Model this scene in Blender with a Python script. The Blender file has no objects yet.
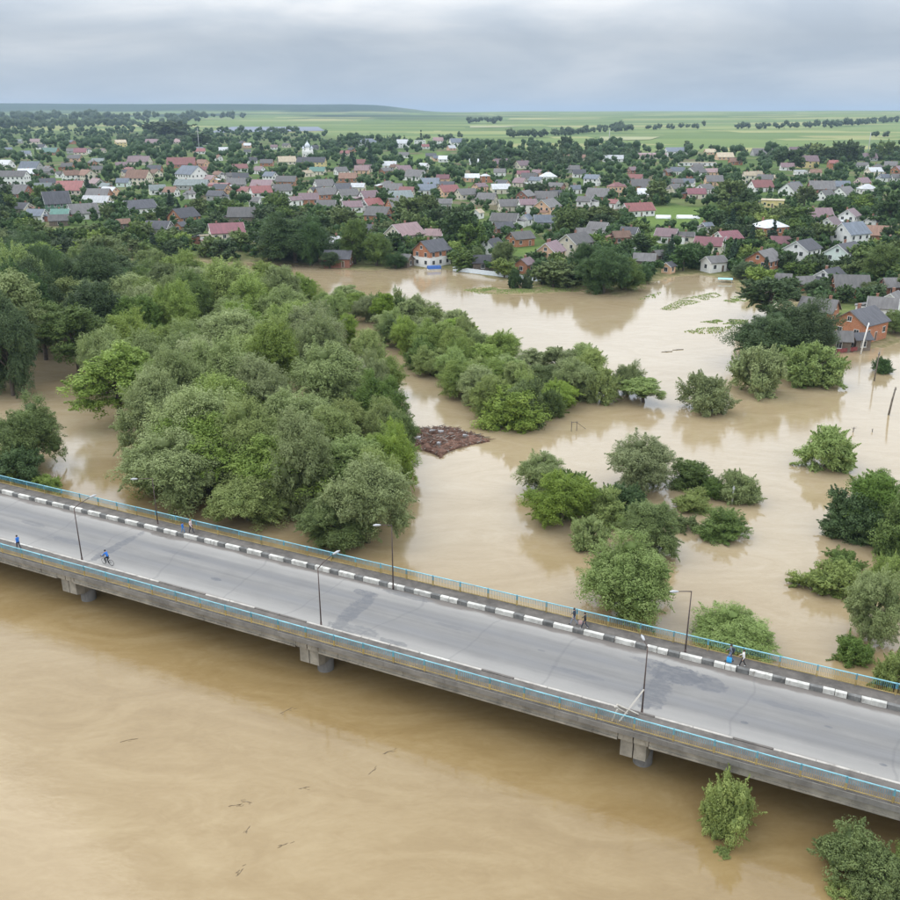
import bpy, bmesh, math, random
import numpy as np
from mathutils import Vector, Matrix

# ------------------------------------------------------------------ camera, sky, sun, exposure
R = math.radians
scene = bpy.context.scene
COL = scene.collection
FOC, HOR, CAMZ = 900.0, 115.0, 49.2           # focal length / horizon in the 900 px frame, drone height
PITCH = math.atan((450.0 - HOR) / FOC)

cam_data = bpy.data.cameras.new('camera')
cam_data.sensor_fit = 'HORIZONTAL'
cam_data.sensor_width = 36.0
cam_data.lens = 36.0 * FOC / 900.0
cam_data.clip_start = 0.5
cam_data.clip_end = 40000
cam = bpy.data.objects.new('camera', cam_data)
COL.objects.link(cam)
cam.location = (0, 0, CAMZ)
cam.rotation_euler = (math.pi / 2 - PITCH, 0, 0)
scene.camera = cam

SUN_EL, SUN_ROT = 50.0, -68.0
world = bpy.data.worlds.new('World')
scene.world = world
world.use_nodes = True
wn, wl = world.node_tree.nodes, world.node_tree.links
wn.clear()


def nd(nodes, typ, **kw):
    n = nodes.new(typ)
    for k, v in kw.items():
        if hasattr(n, k):
            setattr(n, k, v)
    return n


def build_world():
    out = nd(wn, 'ShaderNodeOutputWorld')
    bg = nd(wn, 'ShaderNodeBackground')
    wl.new(bg.outputs[0], out.inputs[0])
    sky = nd(wn, 'ShaderNodeTexSky')
    sky.sky_type = 'NISHITA'
    sky.sun_disc = False
    sky.sun_elevation = R(SUN_EL)
    sky.sun_rotation = R(SUN_ROT)
    sk = nd(wn, 'ShaderNodeMix', data_type='RGBA', blend_type='MULTIPLY')
    sk.inputs[0].default_value = 1
    wl.new(sky.outputs[0], sk.inputs[6])
    sk.inputs[7].default_value = (0.09, 0.09, 0.09, 1)
    tc = nd(wn, 'ShaderNodeTexCoord')
    sep = nd(wn, 'ShaderNodeSeparateXYZ')
    wl.new(tc.outputs['Generated'], sep.inputs[0])
    # cloud deck: directions projected on a flat layer overhead
    zz = nd(wn, 'ShaderNodeMath', operation='MAXIMUM'); zz.inputs[1].default_value = 0.0
    wl.new(sep.outputs[2], zz.inputs[0])
    za = nd(wn, 'ShaderNodeMath', operation='ADD'); za.inputs[1].default_value = 0.20
    wl.new(zz.outputs[0], za.inputs[0])
    dx = nd(wn, 'ShaderNodeMath', operation='DIVIDE')
    dy = nd(wn, 'ShaderNodeMath', operation='DIVIDE')
    wl.new(sep.outputs[0], dx.inputs[0]); wl.new(za.outputs[0], dx.inputs[1])
    wl.new(sep.outputs[1], dy.inputs[0]); wl.new(za.outputs[0], dy.inputs[1])
    cmb = nd(wn, 'ShaderNodeCombineXYZ')
    wl.new(dx.outputs[0], cmb.inputs[0]); wl.new(dy.outputs[0], cmb.inputs[1])
    n1 = nd(wn, 'ShaderNodeTexNoise')
    n1.inputs['Scale'].default_value = 1.15
    n1.inputs['Detail'].default_value = 7
    n1.inputs['Roughness'].default_value = 0.52
    n1.inputs['Distortion'].default_value = 0.35
    mp = nd(wn, 'ShaderNodeMapping'); mp.inputs['Location'].default_value = (4.3, 1.7, 0)
    wl.new(cmb.outputs[0], mp.inputs[0])
    wl.new(mp.outputs[0], n1.inputs['Vector'])
    ramp = nd(wn, 'ShaderNodeValToRGB')
    e = ramp.color_ramp.elements
    e[0].position, e[0].color = 0.36, (0.53, 0.595, 0.68, 1)
    e[1].position, e[1].color = 0.66, (0.86, 0.88, 0.905, 1)
    em = e.new(0.51); em.color = (0.67, 0.72, 0.78, 1)
    wl.new(n1.outputs[0], ramp.inputs[0])
    # overcast luminance grows towards the zenith, boosted out of frame to light the scene
    grad = nd(wn, 'ShaderNodeMapRange')
    grad.inputs[1].default_value, grad.inputs[2].default_value = 0.07, 0.32
    grad.inputs[3].default_value, grad.inputs[4].default_value = 0.93, 2.95
    wl.new(zz.outputs[0], grad.inputs[0])
    mul = nd(wn, 'ShaderNodeMix', data_type='RGBA', blend_type='MULTIPLY')
    mul.inputs[0].default_value = 1
    wl.new(ramp.outputs[0], mul.inputs[6])
    wl.new(grad.outputs[0], mul.inputs[7])
    # pale band where the deck meets the horizon
    hz = nd(wn, 'ShaderNodeMapRange')
    hz.inputs[1].default_value, hz.inputs[2].default_value = 0.0, 0.10
    hz.inputs[3].default_value, hz.inputs[4].default_value = 0.70, 0.0
    wl.new(zz.outputs[0], hz.inputs[0])
    hm = nd(wn, 'ShaderNodeMix', data_type='RGBA')
    wl.new(hz.outputs[0], hm.inputs[0])
    wl.new(mul.outputs[2], hm.inputs[6])
    hm.inputs[7].default_value = (0.43, 0.535, 0.67, 1)
    mx = nd(wn, 'ShaderNodeMix', data_type='RGBA')
    mx.inputs[0].default_value = 0.93
    wl.new(sk.outputs[2], mx.inputs[6])
    wl.new(hm.outputs[2], mx.inputs[7])
    wl.new(mx.outputs[2], bg.inputs[0])
    bg.inputs[1].default_value = 1.0


build_world()

sun_data = bpy.data.lights.new('sun', 'SUN')
sun_data.energy = 1.5
sun_data.angle = R(60)
sun_data.color = (1.0, 0.95, 0.87)
sun = bpy.data.objects.new('sun', sun_data)
COL.objects.link(sun)
sd = Vector((math.sin(R(SUN_ROT)) * math.cos(R(SUN_EL)), math.cos(R(SUN_ROT)) * math.cos(R(SUN_EL)), math.sin(R(SUN_EL))))
sun.rotation_euler = sd.to_track_quat('Z', 'Y').to_euler()

vs = scene.view_settings
vs.view_transform = 'Standard'
vs.look = 'None'
vs.exposure = -0.04
vs.gamma = 1.0
vs.use_curve_mapping = False
scene.render.engine = 'CYCLES'
cy = scene.cycles
cy.use_denoising = True
cy.max_bounces = 6
cy.diffuse_bounces = 3
cy.glossy_bounces = 3
cy.transmission_bounces = 3
cy.transparent_max_bounces = 6
cy.volume_bounces = 0
cy.caustics_reflective = False
cy.caustics_refractive = False

# ------------------------------------------------------------------ coordinates of the place
DOWN = math.sin(PITCH); FWD = math.cos(PITCH)


def ray(px, py):
    x = (px - 450.0) / FOC
    y = -(py - 450.0) / FOC
    return np.array([x, FWD + y * DOWN, -DOWN + y * FWD])


def at(px, py, z=0.0):
    d = ray(px, py)
    return d * ((z - CAMZ) / d[2]) + np.array([0, 0, CAMZ])


def project(p):
    X, Y, Z = p[0], p[1], p[2] - CAMZ
    d = Y * FWD - Z * DOWN
    v = Y * DOWN + Z * FWD
    return 450 + FOC * X / d, 450 - FOC * v / d, d


def sstep(a, b, x):
    t = np.clip((x - a) / (b - a), 0, 1)
    return t * t * (3 - 2 * t)


EDGES = {}


def edges(poly):
    k = id(poly)
    if k not in EDGES:
        a = np.array(poly, float)
        EDGES[k] = (a, np.roll(a, -1, 0), poly)
    return EDGES[k][0], EDGES[k][1]


def in_poly(x, y, poly):
    if np.ndim(x) == 0 and np.ndim(y) == 0:
        a, c = edges(poly)
        cond = (a[:, 1] > y) != (c[:, 1] > y)
        return bool((cond & (x < (c[:, 0] - a[:, 0]) * (y - a[:, 1]) / (c[:, 1] - a[:, 1] + 1e-12) + a[:, 0])).sum() % 2)
    x = np.asarray(x, float); y = np.asarray(y, float)
    c = np.zeros(np.broadcast(x, y).shape, bool)
    n = len(poly)
    for i in range(n):
        x1, y1 = poly[i]; x2, y2 = poly[(i + 1) % n]
        cond = ((y1 > y) != (y2 > y))
        c ^= cond & (x < (x2 - x1) * (y - y1) / (y2 - y1 + 1e-12) + x1)
    return c


def poly_dist(x, y, poly):
    if np.ndim(x) == 0 and np.ndim(y) == 0:
        a, c = edges(poly)
        e = c - a
        q = np.array([x, y], float) - a
        t = np.clip((q * e).sum(1) / ((e * e).sum(1) + 1e-12), 0, 1)
        d = float(np.sqrt((((q - e * t[:, None])) ** 2).sum(1).min()))
        return d if in_poly(x, y, poly) else -d
    x = np.asarray(x, float); y = np.asarray(y, float)
    best = np.full(np.broadcast(x, y).shape, 1e9)
    n = len(poly)
    for i in range(n):
        ax, ay = poly[i]; bx, by = poly[(i + 1) % n]
        ex, ey = bx - ax, by - ay
        t = np.clip(((x - ax) * ex + (y - ay) * ey) / (ex * ex + ey * ey + 1e-12), 0, 1)
        best = np.minimum(best, np.hypot(x - ax - t * ex, y - ay - t * ey))
    return np.where(in_poly(x, y, poly), best, -best)


SHORE_PX = [(-200, 262), (60, 260), (230, 262), (310, 266), (345, 270), (440, 270), (470, 275), (520, 283), (545, 290), (590, 293),
            (612, 298), (638, 290), (652, 281), (675, 277), (700, 276), (730, 281), (742, 292), (765, 298), (785, 305),
            (800, 322), (815, 345), (835, 352), (868, 347), (900, 343), (1150, 335)]
SHORE = [tuple(at(*p)[:2]) for p in SHORE_PX]
LAND = [(-9500.0, SHORE[0][1])] + SHORE + [(9500.0, SHORE[-1][1]), (9500.0, 15000.0), (-9500.0, 15000.0)]
BANK = [tuple(at(*p)[:2]) for p in [(-150, 500), (-150, 440), (-20, 440), (12, 452), (42, 468), (60, 484), (64, 497), (30, 500)]]
LAWN = [tuple(at(*p)[:2]) for p in [(466, 291), (480, 287), (510, 288), (545, 289), (570, 288), (585, 291), (555, 293), (520, 295), (490, 294)]]


CLEAR = [[(35, 226), (105, 222), (122, 238), (30, 240)], [(620, 222), (640, 206), (760, 206), (830, 210), (840, 216), (760, 220), (700, 226)], [(640, 232), (690, 228), (690, 236), (645, 240)],
         [(395, 158), (445, 154), (445, 162), (395, 164)], [(505, 245), (560, 240), (560, 246), (510, 250)], [(810, 303), (850, 298), (850, 312), (815, 312)], [(655, 280), (740, 276), (745, 290), (660, 285)]]


def vnoise(x, y, seed=0):
    xi = np.floor(x); yi = np.floor(y)
    fx = x - xi; fy = y - yi
    fx = fx * fx * (3 - 2 * fx); fy = fy * fy * (3 - 2 * fy)

    def hsh(a, b):
        v = np.sin(a * 127.1 + b * 311.7 + seed * 74.7) * 43758.5453
        return v - np.floor(v)
    return (hsh(xi, yi) * (1 - fx) + hsh(xi + 1, yi) * fx) * (1 - fy) + (hsh(xi, yi + 1) * (1 - fx) + hsh(xi + 1, yi + 1) * fx) * fy


def height(x, y):
    x = np.asarray(x, float); y = np.asarray(y, float)
    d = poly_dist(x, y, LAND)
    wob = (vnoise(x / 9, y / 9, 3) - .5) * 5
    dd = d + wob * np.exp(-np.abs(d) / 40)
    h = np.where(dd > 0, 1.5 * (1 - np.exp(-dd / 35)) + 2.0 * sstep(40, 400, dd), np.maximum(dd * 0.08, -2.2))
    b = poly_dist(x, y, BANK)
    h = np.maximum(h, np.where(b > 0, 0.12 * b, np.maximum(b * 0.25, -2.2)))
    l = poly_dist(x, y, LAWN)
    h = np.maximum(h, np.where(l > 0, np.minimum(0.05 * l, 0.25), np.maximum(l * 0.1, -2.2)))
    far = np.hypot(x, y)
    h = h + 62 * sstep(1150, 6500, far) * (0.85 + 0.3 * vnoise(x / 1700 + 7, y / 1700, 5)) + 3.5 * sstep(700, 1500, far)
    ridge = sstep(5600, 7600, y) * (1 - sstep(8600, 12000, y))
    side = 1 - sstep(-700, 150, x + 300 * vnoise(x / 300, y / 300, 8))
    h = h + ridge * side * (52 + 16 * vnoise(x / 900, y / 900, 9))
    h = h + ridge * (1 - side) * 9 * vnoise(x / 600, y / 1500, 11)
    return h


def ground(px, py):
    """point of the terrain seen at a pixel of the photograph"""
    d = ray(px, py)
    if py > 150:
        z = 2.5
        for _ in range(4):
            p = d * ((z - CAMZ) / d[2])
            z = float(height(p[0], p[1]))
        return np.array([p[0], p[1], z])
    ts = np.geomspace(850, 14000, 700)
    pts = d[None, :] * ts[:, None]
    hh = height(pts[:, 0], pts[:, 1])
    k = np.nonzero(pts[:, 2] + CAMZ <= hh)[0]
    if len(k) == 0:
        return None
    i = k[0]
    t = ts[i] if i == 0 else (ts[i] + ts[i - 1]) / 2
    p = d * t
    return np.array([p[0], p[1], float(height(p[0], p[1]))])


# ------------------------------------------------------------------ object helpers
def link(o, parent=None):
    COL.objects.link(o)
    if parent is not None:
        o.parent = parent
    return o


def mesh_obj(name, me, mats, parent=None):
    if not isinstance(mats, (list, tuple)):
        mats = [mats]
    if len(me.materials) == 0:
        for m in mats:
            me.materials.append(m)
    return link(bpy.data.objects.new(name, me), parent)


def empty(name, loc, rz=0.0):
    o = bpy.data.objects.new(name, None)
    o.empty_display_size = 0.5
    o.location = loc
    o.rotation_euler = (0, 0, rz)
    return link(o)


def tag(o, label, cat, group=None):
    o['label'] = label
    o['category'] = cat
    if group:
        o['group'] = group
    return o


def structure(o):
    o['kind'] = 'structure'
    return o


class MB:
    """collects vertices and faces (with material slots) of one mesh"""
    def __init__(s):
        s.v, s.f, s.m = [], [], []

    def quad(s, a, b, c, d, m=0):
        i = len(s.v); s.v += [a, b, c, d]; s.f.append((i, i + 1, i + 2, i + 3)); s.m.append(m)

    def tri(s, a, b, c, m=0):
        i = len(s.v); s.v += [a, b, c]; s.f.append((i, i + 1, i + 2)); s.m.append(m)

    def box(s, x0, x1, y0, y1, z0, z1, m=0):
        i = len(s.v)
        s.v += [(x0, y0, z0), (x1, y0, z0), (x1, y1, z0), (x0, y1, z0), (x0, y0, z1), (x1, y0, z1), (x1, y1, z1), (x0, y1, z1)]
        for q in ((0, 3, 2, 1), (4, 5, 6, 7), (0, 1, 5, 4), (1, 2, 6, 5), (2, 3, 7, 6), (3, 0, 4, 7)):
            s.f.append(tuple(i + k for k in q)); s.m.append(m)

    def prism(s, prof, x0, x1, m=0):
        """profile in (y, z) swept along x"""
        i = len(s.v); n = len(prof)
        s.v += [(x0, y, z) for y, z in prof] + [(x1, y, z) for y, z in prof]
        for k in range(n):
            s.f.append((i + k, i + (k + 1) % n, i + n + (k + 1) % n, i + n + k)); s.m.append(m)
        s.f.append(tuple(i + k for k in reversed(range(n)))); s.m.append(m)
        s.f.append(tuple(i + n + k for k in range(n))); s.m.append(m)

    def tube(s, pts, rads, n=8, m=0, cap=True):
        pts = [Vector(p) for p in pts]
        i0 = len(s.v)
        for k, p in enumerate(pts):
            a = pts[max(k - 1, 0)]; b = pts[min(k + 1, len(pts) - 1)]
            t = (b - a).normalized()
            up = Vector((0, 0, 1)) if abs(t.z) < .9 else Vector((1, 0, 0))
            u = t.cross(up).normalized(); w = t.cross(u)
            for j in range(n):
                an = 2 * math.pi * j / n
                s.v.append(tuple(p + (u * math.cos(an) + w * math.sin(an)) * rads[k]))
        for k in range(len(pts) - 1):
            for j in range(n):
                a = i0 + k * n + j; b = i0 + k * n + (j + 1) % n
                s.f.append((a, b, b + n, a + n)); s.m.append(m)
        if cap:
            s.f.append(tuple(i0 + j for j in reversed(range(n)))); s.m.append(m)
            e = i0 + (len(pts) - 1) * n
            s.f.append(tuple(e + j for j in range(n))); s.m.append(m)

    def mesh(s, name, smooth=False):
        me = bpy.data.meshes.new(name)
        me.from_pydata([tuple(map(float, v)) for v in s.v], [], s.f)
        me.polygons.foreach_set('material_index', s.m)
        if smooth:
            me.polygons.foreach_set('use_smooth', [True] * len(s.f))
        me.update()
        return me


def fix_normals(me):
    bm = bmesh.new(); bm.from_mesh(me)
    bmesh.ops.recalc_face_normals(bm, faces=bm.faces)
    bm.to_mesh(me); bm.free()
    return me


# ------------------------------------------------------------------ materials
def new_mat(name):
    m = bpy.data.materials.new(name)
    m.use_nodes = True
    nt = m.node_tree
    b = nt.nodes['Principled BSDF']
    return m, nt.nodes, nt.links, b


def noise(n, l, vec, scale, detail=4, rough=.55, dist=0.0):
    t = n.new('ShaderNodeTexNoise')
    t.inputs['Scale'].default_value = scale
    t.inputs['Detail'].default_value = detail
    t.inputs['Roughness'].default_value = rough
    t.inputs['Distortion'].default_value = dist
    if vec is not None:
        l.new(vec, t.inputs['Vector'])
    return t.outputs[0]


def ramp(n, l, fac, stops):
    r = n.new('ShaderNodeValToRGB')
    el = r.color_ramp.elements
    while len(el) < len(stops):
        el.new(0.5)
    for e, (p, c) in zip(el, stops):
        e.position = p
        e.color = (c[0], c[1], c[2], 1)
    l.new(fac, r.inputs[0])
    return r.outputs[0]


def mixc(n, l, fac, a, b, mode='MIX'):
    m = n.new('ShaderNodeMix'); m.data_type = 'RGBA'; m.blend_type = mode
    for sock, val in ((m.inputs[0], fac), (m.inputs[6], a), (m.inputs[7], b)):
        if hasattr(val, 'links'):
            l.new(val, sock)
        elif isinstance(val, (int, float)):
            sock.default_value = val
        else:
            sock.default_value = (val[0], val[1], val[2], 1)
    return m.outputs[2]


def mathn(n, l, op, a, b=None, clamp=False):
    m = n.new('ShaderNodeMath'); m.operation = op; m.use_clamp = clamp
    for sock, val in zip(m.inputs, (a, b)):
        if val is None:
            continue
        if hasattr(val, 'links'):
            l.new(val, sock)
        else:
            sock.default_value = val
    return m.outputs[0]


def maprange(n, l, v, a, b, c=0.0, d=1.0):
    m = n.new('ShaderNodeMapRange')
    l.new(v, m.inputs[0])
    for k, x in enumerate((a, b, c, d)):
        m.inputs[k + 1].default_value = x
    return m.outputs[0]


def bump(n, l, b, h, strength, dist):
    bp = n.new('ShaderNodeBump')
    bp.inputs['Strength'].default_value = strength
    bp.inputs['Distance'].default_value = dist
    l.new(h, bp.inputs['Height'])
    l.new(bp.outputs[0], b.inputs['Normal'])


def coords(n, kind='Object'):
    return n.new('ShaderNodeTexCoord').outputs[kind]


def mapped(n, l, vec, scale=(1, 1, 1), loc=(0, 0, 0)):
    m = n.new('ShaderNodeMapping')
    m.inputs['Scale'].default_value = scale
    m.inputs['Location'].default_value = loc
    l.new(vec, m.inputs[0])
    return m.outputs[0]


MATS = {}


def rough_paint(name, col, var=0.25, dirt=(0.10, 0.085, 0.065), dirt_amt=0.35, scale=1.2, rough=.8, fine=9.0, bmp=.2, world=False):
    """painted / plastered / rusty surface: uneven colour, stains, fine relief"""
    if name in MATS:
        return MATS[name]
    m, n, l, b = new_mat(name)
    co = n.new('ShaderNodeNewGeometry').outputs['Position'] if world else coords(n)
    f1 = noise(n, l, co, scale, 5)
    f2 = noise(n, l, co, fine, 3)
    dark = tuple(c * (1 - var) for c in col); lite = tuple(min(1, c * (1 + var * .6)) for c in col)
    c1 = ramp(n, l, f1, [(.3, dark), (.7, lite)])
    fac = maprange(n, l, noise(n, l, mapped(n, l, co, (1, 1, .35), (3, 1, 9)), scale * 2.2, 6, .65), .56, .75, 0, dirt_amt)
    c2 = mixc(n, l, fac, c1, dirt)
    l.new(c2, b.inputs['Base Color'])
    b.inputs['Roughness'].default_value = rough
    bump(n, l, b, f2, bmp, .02)
    MATS[name] = m
    return m


def roof_mat(name, col, rust=.2, metal=False):
    """corrugated sheets running down the slope"""
    if name in MATS:
        return MATS[name]
    m, n, l, b = new_mat(name)
    co = coords(n)
    w = n.new('ShaderNodeTexWave'); w.wave_type = 'BANDS'; w.bands_direction = 'X'
    w.inputs['Scale'].default_value = 1.6
    w.inputs['Distortion'].default_value = 0.3
    l.new(co, w.inputs['Vector'])
    f1 = noise(n, l, mapped(n, l, co, (1.2, .35, .35)), 1.0, 6, .6)
    oi = n.new('ShaderNodeObjectInfo').outputs['Random']
    sh = maprange(n, l, oi, 0, 1, .72, 1.2)
    c = ramp(n, l, f1, [(.28, tuple(k * .68 for k in col)), (.72, tuple(min(1, k * 1.2) for k in col))])
    c = mixc(n, l, 1.0, c, sh, 'MULTIPLY')
    st = maprange(n, l, noise(n, l, mapped(n, l, co, (2.5, .5, .5), (5, 5, 5)), 1.6, 5, .7), .58, .8, 0, rust)
    c = mixc(n, l, st, c, (.16, .13, .10))
    l.new(c, b.inputs['Base Color'])
    b.inputs['Roughness'].default_value = .5 if metal else .85
    bump(n, l, b, w.outputs[0], .5, .06)
    MATS[name] = m
    return m


def brick_mat(name, col, mortar=(.42, .38, .33)):
    if name in MATS:
        return MATS[name]
    m, n, l, b = new_mat(name)
    co = coords(n)
    # distant brickwork: rows by height, bond along the wall
    sep = n.new('ShaderNodeSeparateXYZ'); l.new(co, sep.inputs[0])
    cb = n.new('ShaderNodeCombineXYZ')
    l.new(mathn(n, l, 'ADD', sep.outputs[0], sep.outputs[1]), cb.inputs[0])
    l.new(sep.outputs[2], cb.inputs[1])
    t = n.new('ShaderNodeTexBrick')
    t.inputs['Scale'].default_value = 4.0
    t.inputs['Color1'].default_value = (*[k * 1.12 for k in col], 1)
    t.inputs['Color2'].default_value = (*[k * .75 for k in col], 1)
    t.inputs['Mortar'].default_value = (*mortar, 1)
    t.inputs['Mortar Size'].default_value = .012
    l.new(cb.outputs[0], t.inputs['Vector'])
    f1 = noise(n, l, co, .7, 5)
    c = mixc(n, l, maprange(n, l, f1, .3, .75, 0, .45), t.outputs[0], tuple(k * .55 for k in col))
    l.new(c, b.inputs['Base Color'])
    b.inputs['Roughness'].default_value = .9
    MATS[name] = m
    return m


def foliage(name, dark, mid, light, trans=.25):
    m, n, l, b = new_mat(name)
    at_ = n.new('ShaderNodeAttribute'); at_.attribute_name = 'leaf_tone'
    oi = n.new('ShaderNodeObjectInfo')
    co = coords(n)
    big = noise(n, l, co, .35, 3)
    f = mathn(n, l, 'ADD', mathn(n, l, 'MULTIPLY', at_.outputs['Fac'], .55), mathn(n, l, 'MULTIPLY', big, .45))
    c = ramp(n, l, f, [(.12, dark), (.5, mid), (.88, light)])
    hsv = n.new('ShaderNodeHueSaturation')
    l.new(maprange(n, l, oi.outputs['Random'], 0, 1, .487, .508), hsv.inputs['Hue'])
    wn_ = n.new('ShaderNodeTexWhiteNoise'); wn_.noise_dimensions = '1D'
    l.new(oi.outputs['Random'], wn_.inputs['W'])
    l.new(maprange(n, l, wn_.outputs['Value'], 0, 1, .86, 1.22), hsv.inputs['Value'])
    l.new(maprange(n, l, oi.outputs['Random'], 0, 1, .85, 1.1), hsv.inputs['Saturation'])
    l.new(c, hsv.inputs['Color'])
    l.new(hsv.outputs[0], b.inputs['Base Color'])
    b.inputs['Roughness'].default_value = .6
    b.inputs['Specular IOR Level'].default_value = .25
    tr = n.new('ShaderNodeBsdfTranslucent')
    l.new(hsv.outputs[0], tr.inputs[0])
    mx = n.new('ShaderNodeMixShader'); mx.inputs[0].default_value = trans
    l.new(b.outputs[0], mx.inputs[1]); l.new(tr.outputs[0], mx.inputs[2])
    l.new(mx.outputs[0], n['Material Output'].inputs[0])
    return m


M_WILLOW = foliage('willow_leaves', (.118, .160, .046), (.228, .288, .100), (.38, .435, .19), .30)
M_OLIVE = foliage('olive_leaves', (.100, .152, .028), (.208, .278, .064), (.345, .415, .125), .30)
M_BRIGHT = foliage('bright_leaves', (.095, .148, .022), (.20, .275, .046), (.34, .42, .095), .30)
M_MID = foliage('mid_green_leaves', (.055, .092, .022), (.122, .178, .044), (.215, .285, .085), .30)
M_DARK = foliage('dark_leaves', (.028, .058, .018), (.066, .114, .035), (.122, .185, .062), .28)
M_SPRUCE = foliage('spruce_needles', (.018, .042, .022), (.038, .076, .040), (.07, .12, .066), .1)
M_BARK = rough_paint('bark', (.085, .065, .048), .4, scale=3)


def make_asphalt():
    m, n, l, b = new_mat('asphalt')
    co = coords(n)
    sep = n.new('ShaderNodeSeparateXYZ'); l.new(co, sep.inputs[0])
    streak = noise(n, l, mapped(n, l, co, (.03, 1.6, 1)), 1.0, 6, .6)
    blot = noise(n, l, mapped(n, l, co, (.25, .5, 1)), 1.0, 6, .65)
    grain = noise(n, l, co, 14, 3, .7)
    f = mathn(n, l, 'ADD', mathn(n, l, 'MULTIPLY', streak, .6), mathn(n, l, 'MULTIPLY', blot, .4))
    c = ramp(n, l, f, [(.3, (.128, .123, .118)), (.5, (.174, .167, .157)), (.7, (.230, .220, .204))])
    # pale dust along both edges, mud against the kerbs
    wob = mathn(n, l, 'MULTIPLY', mathn(n, l, 'SUBTRACT', noise(n, l, mapped(n, l, co, (.22, .6, 1)), 1.0, 6, .62), .5), 1.9)
    yy = mathn(n, l, 'SUBTRACT', mathn(n, l, 'ABSOLUTE', mathn(n, l, 'SUBTRACT', sep.outputs[1], .2)), mathn(n, l, 'MULTIPLY', wob, .55))
    pale = maprange(n, l, yy, 2.2, 3.9, 0, .8)
    c = mixc(n, l, pale, c, (.30, .285, .262))
    yf = mathn(n, l, 'ADD', sep.outputs[1], wob)
    mud = maprange(n, l, yf, 4.05, 4.4, 0, .9)
    c = mixc(n, l, mud, c, (.135, .115, .098))
    yn = mathn(n, l, 'ADD', sep.outputs[1], mathn(n, l, 'MULTIPLY', wob, .5))
    mud2 = maprange(n, l, yn, -4.3, -3.95, .75, 0)
    c = mixc(n, l, mud2, c, (.20, .17, .15))
    # wheel tracks
    tr = mathn(n, l, 'ABSOLUTE', mathn(n, l, 'SUBTRACT', mathn(n, l, 'ABSOLUTE', mathn(n, l, 'SUBTRACT', sep.outputs[1], .2)), 1.45))
    c = mixc(n, l, mathn(n, l, 'MULTIPLY', maprange(n, l, tr, .2, 1.0, .55, 0), maprange(n, l, blot, .3, .65, .3, 1)), c, (.135, .136, .143))
    # repairs at the joints, oil and damp stains: (x, y, rx, ry, strength, tint)
    warp = noise(n, l, mapped(n, l, co, (.9, .9, 1)), 1.0, 6, .7)
    wear = maprange(n, l, noise(n, l, mapped(n, l, co, (1.1, 2.6, 1), (7, 3, 0)), 1.0, 6, .75), .34, .58, .35, 1.0)
    dk, dm = (.085, .088, .098), (.145, .143, .14)
    for cx, cy, rx, ry, am, tint in ((1.2, -.6, 1.0, 4.0, .55, dk), (.6, 2.9, 1.5, .6, .6, dk), (3.1, -3.4, 2.9, .85, .75, dm), (7.2, -3.8, 1.7, .45, .7, dm), (4.4, 4.3, 3.6, .5, .7, dm),
                                     (-29.8, -.3, .7, 4.4, .55, dk), (-27.5, 4.4, 1.8, .5, .8, (.10, .085, .07)), (30.6, -.9, 1.3, 2.9, .6, dk), (31.6, 2.3, 2.7, 1.5, .7, dk), (34.4, 2.2, 1.9, 1.2, .5, dk),
                                     (29.2, 3.2, 1.6, .5, .4, dk), (-15, -1.3, .8, .28, .75, dk), (38, -1.9, .35, .2, .6, dk), (44, .4, .35, .15, .6, dk), (20, .8, .4, .14, .5, dk), (-36, -1.4, 2.6, .5, .4, dk),
                                     (-43, .2, 2.2, .5, .35, dk), (48, -2.6, .35, .2, .6, dk), (11, .9, 2.2, .35, .3, dk), (24, -1.2, 2.6, .4, .3, dk), (-22, 1.6, 3.0, .3, .3, dk), (41, 1.6, 3, .4, .3, dk)):
        ex = mathn(n, l, 'DIVIDE', mathn(n, l, 'SUBTRACT', sep.outputs[0], cx), rx)
        ey = mathn(n, l, 'DIVIDE', mathn(n, l, 'SUBTRACT', sep.outputs[1], cy), ry)
        r2 = mathn(n, l, 'SQRT', mathn(n, l, 'ADD', mathn(n, l, 'MULTIPLY', ex, ex), mathn(n, l, 'MULTIPLY', ey, ey)))
        q = mathn(n, l, 'ADD', r2, mathn(n, l, 'MULTIPLY', mathn(n, l, 'SUBTRACT', warp, .5), 1.7))
        c = mixc(n, l, mathn(n, l, 'MULTIPLY', maprange(n, l, q, .80, 1.0, min(.95, am * 1.35), 0), wear), c, tint)
    # thin transverse cracks
    ck = n.new('ShaderNodeTexWave'); ck.wave_type = 'BANDS'; ck.bands_direction = 'X'
    ck.inputs['Scale'].default_value = .035; ck.inputs['Distortion'].default_value = 5; ck.inputs['Detail'].default_value = 4; ck.inputs['Detail Scale'].default_value = 1.2
    l.new(co, ck.inputs['Vector'])
    c = mixc(n, l, maprange(n, l, ck.outputs[0], .9975, 1.0, 0, .22), c, (.07, .07, .075))
    c = mixc(n, l, maprange(n, l, grain, .3, .7, 0, .22), c, (.14, .14, .15))
    l.new(c, b.inputs['Base Color'])
    b.inputs['Roughness'].default_value = .75
    bump(n, l, b, grain, .15, .01)
    return m


BN_ = (math.sin(R(25.6)), math.cos(R(25.6)))


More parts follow.
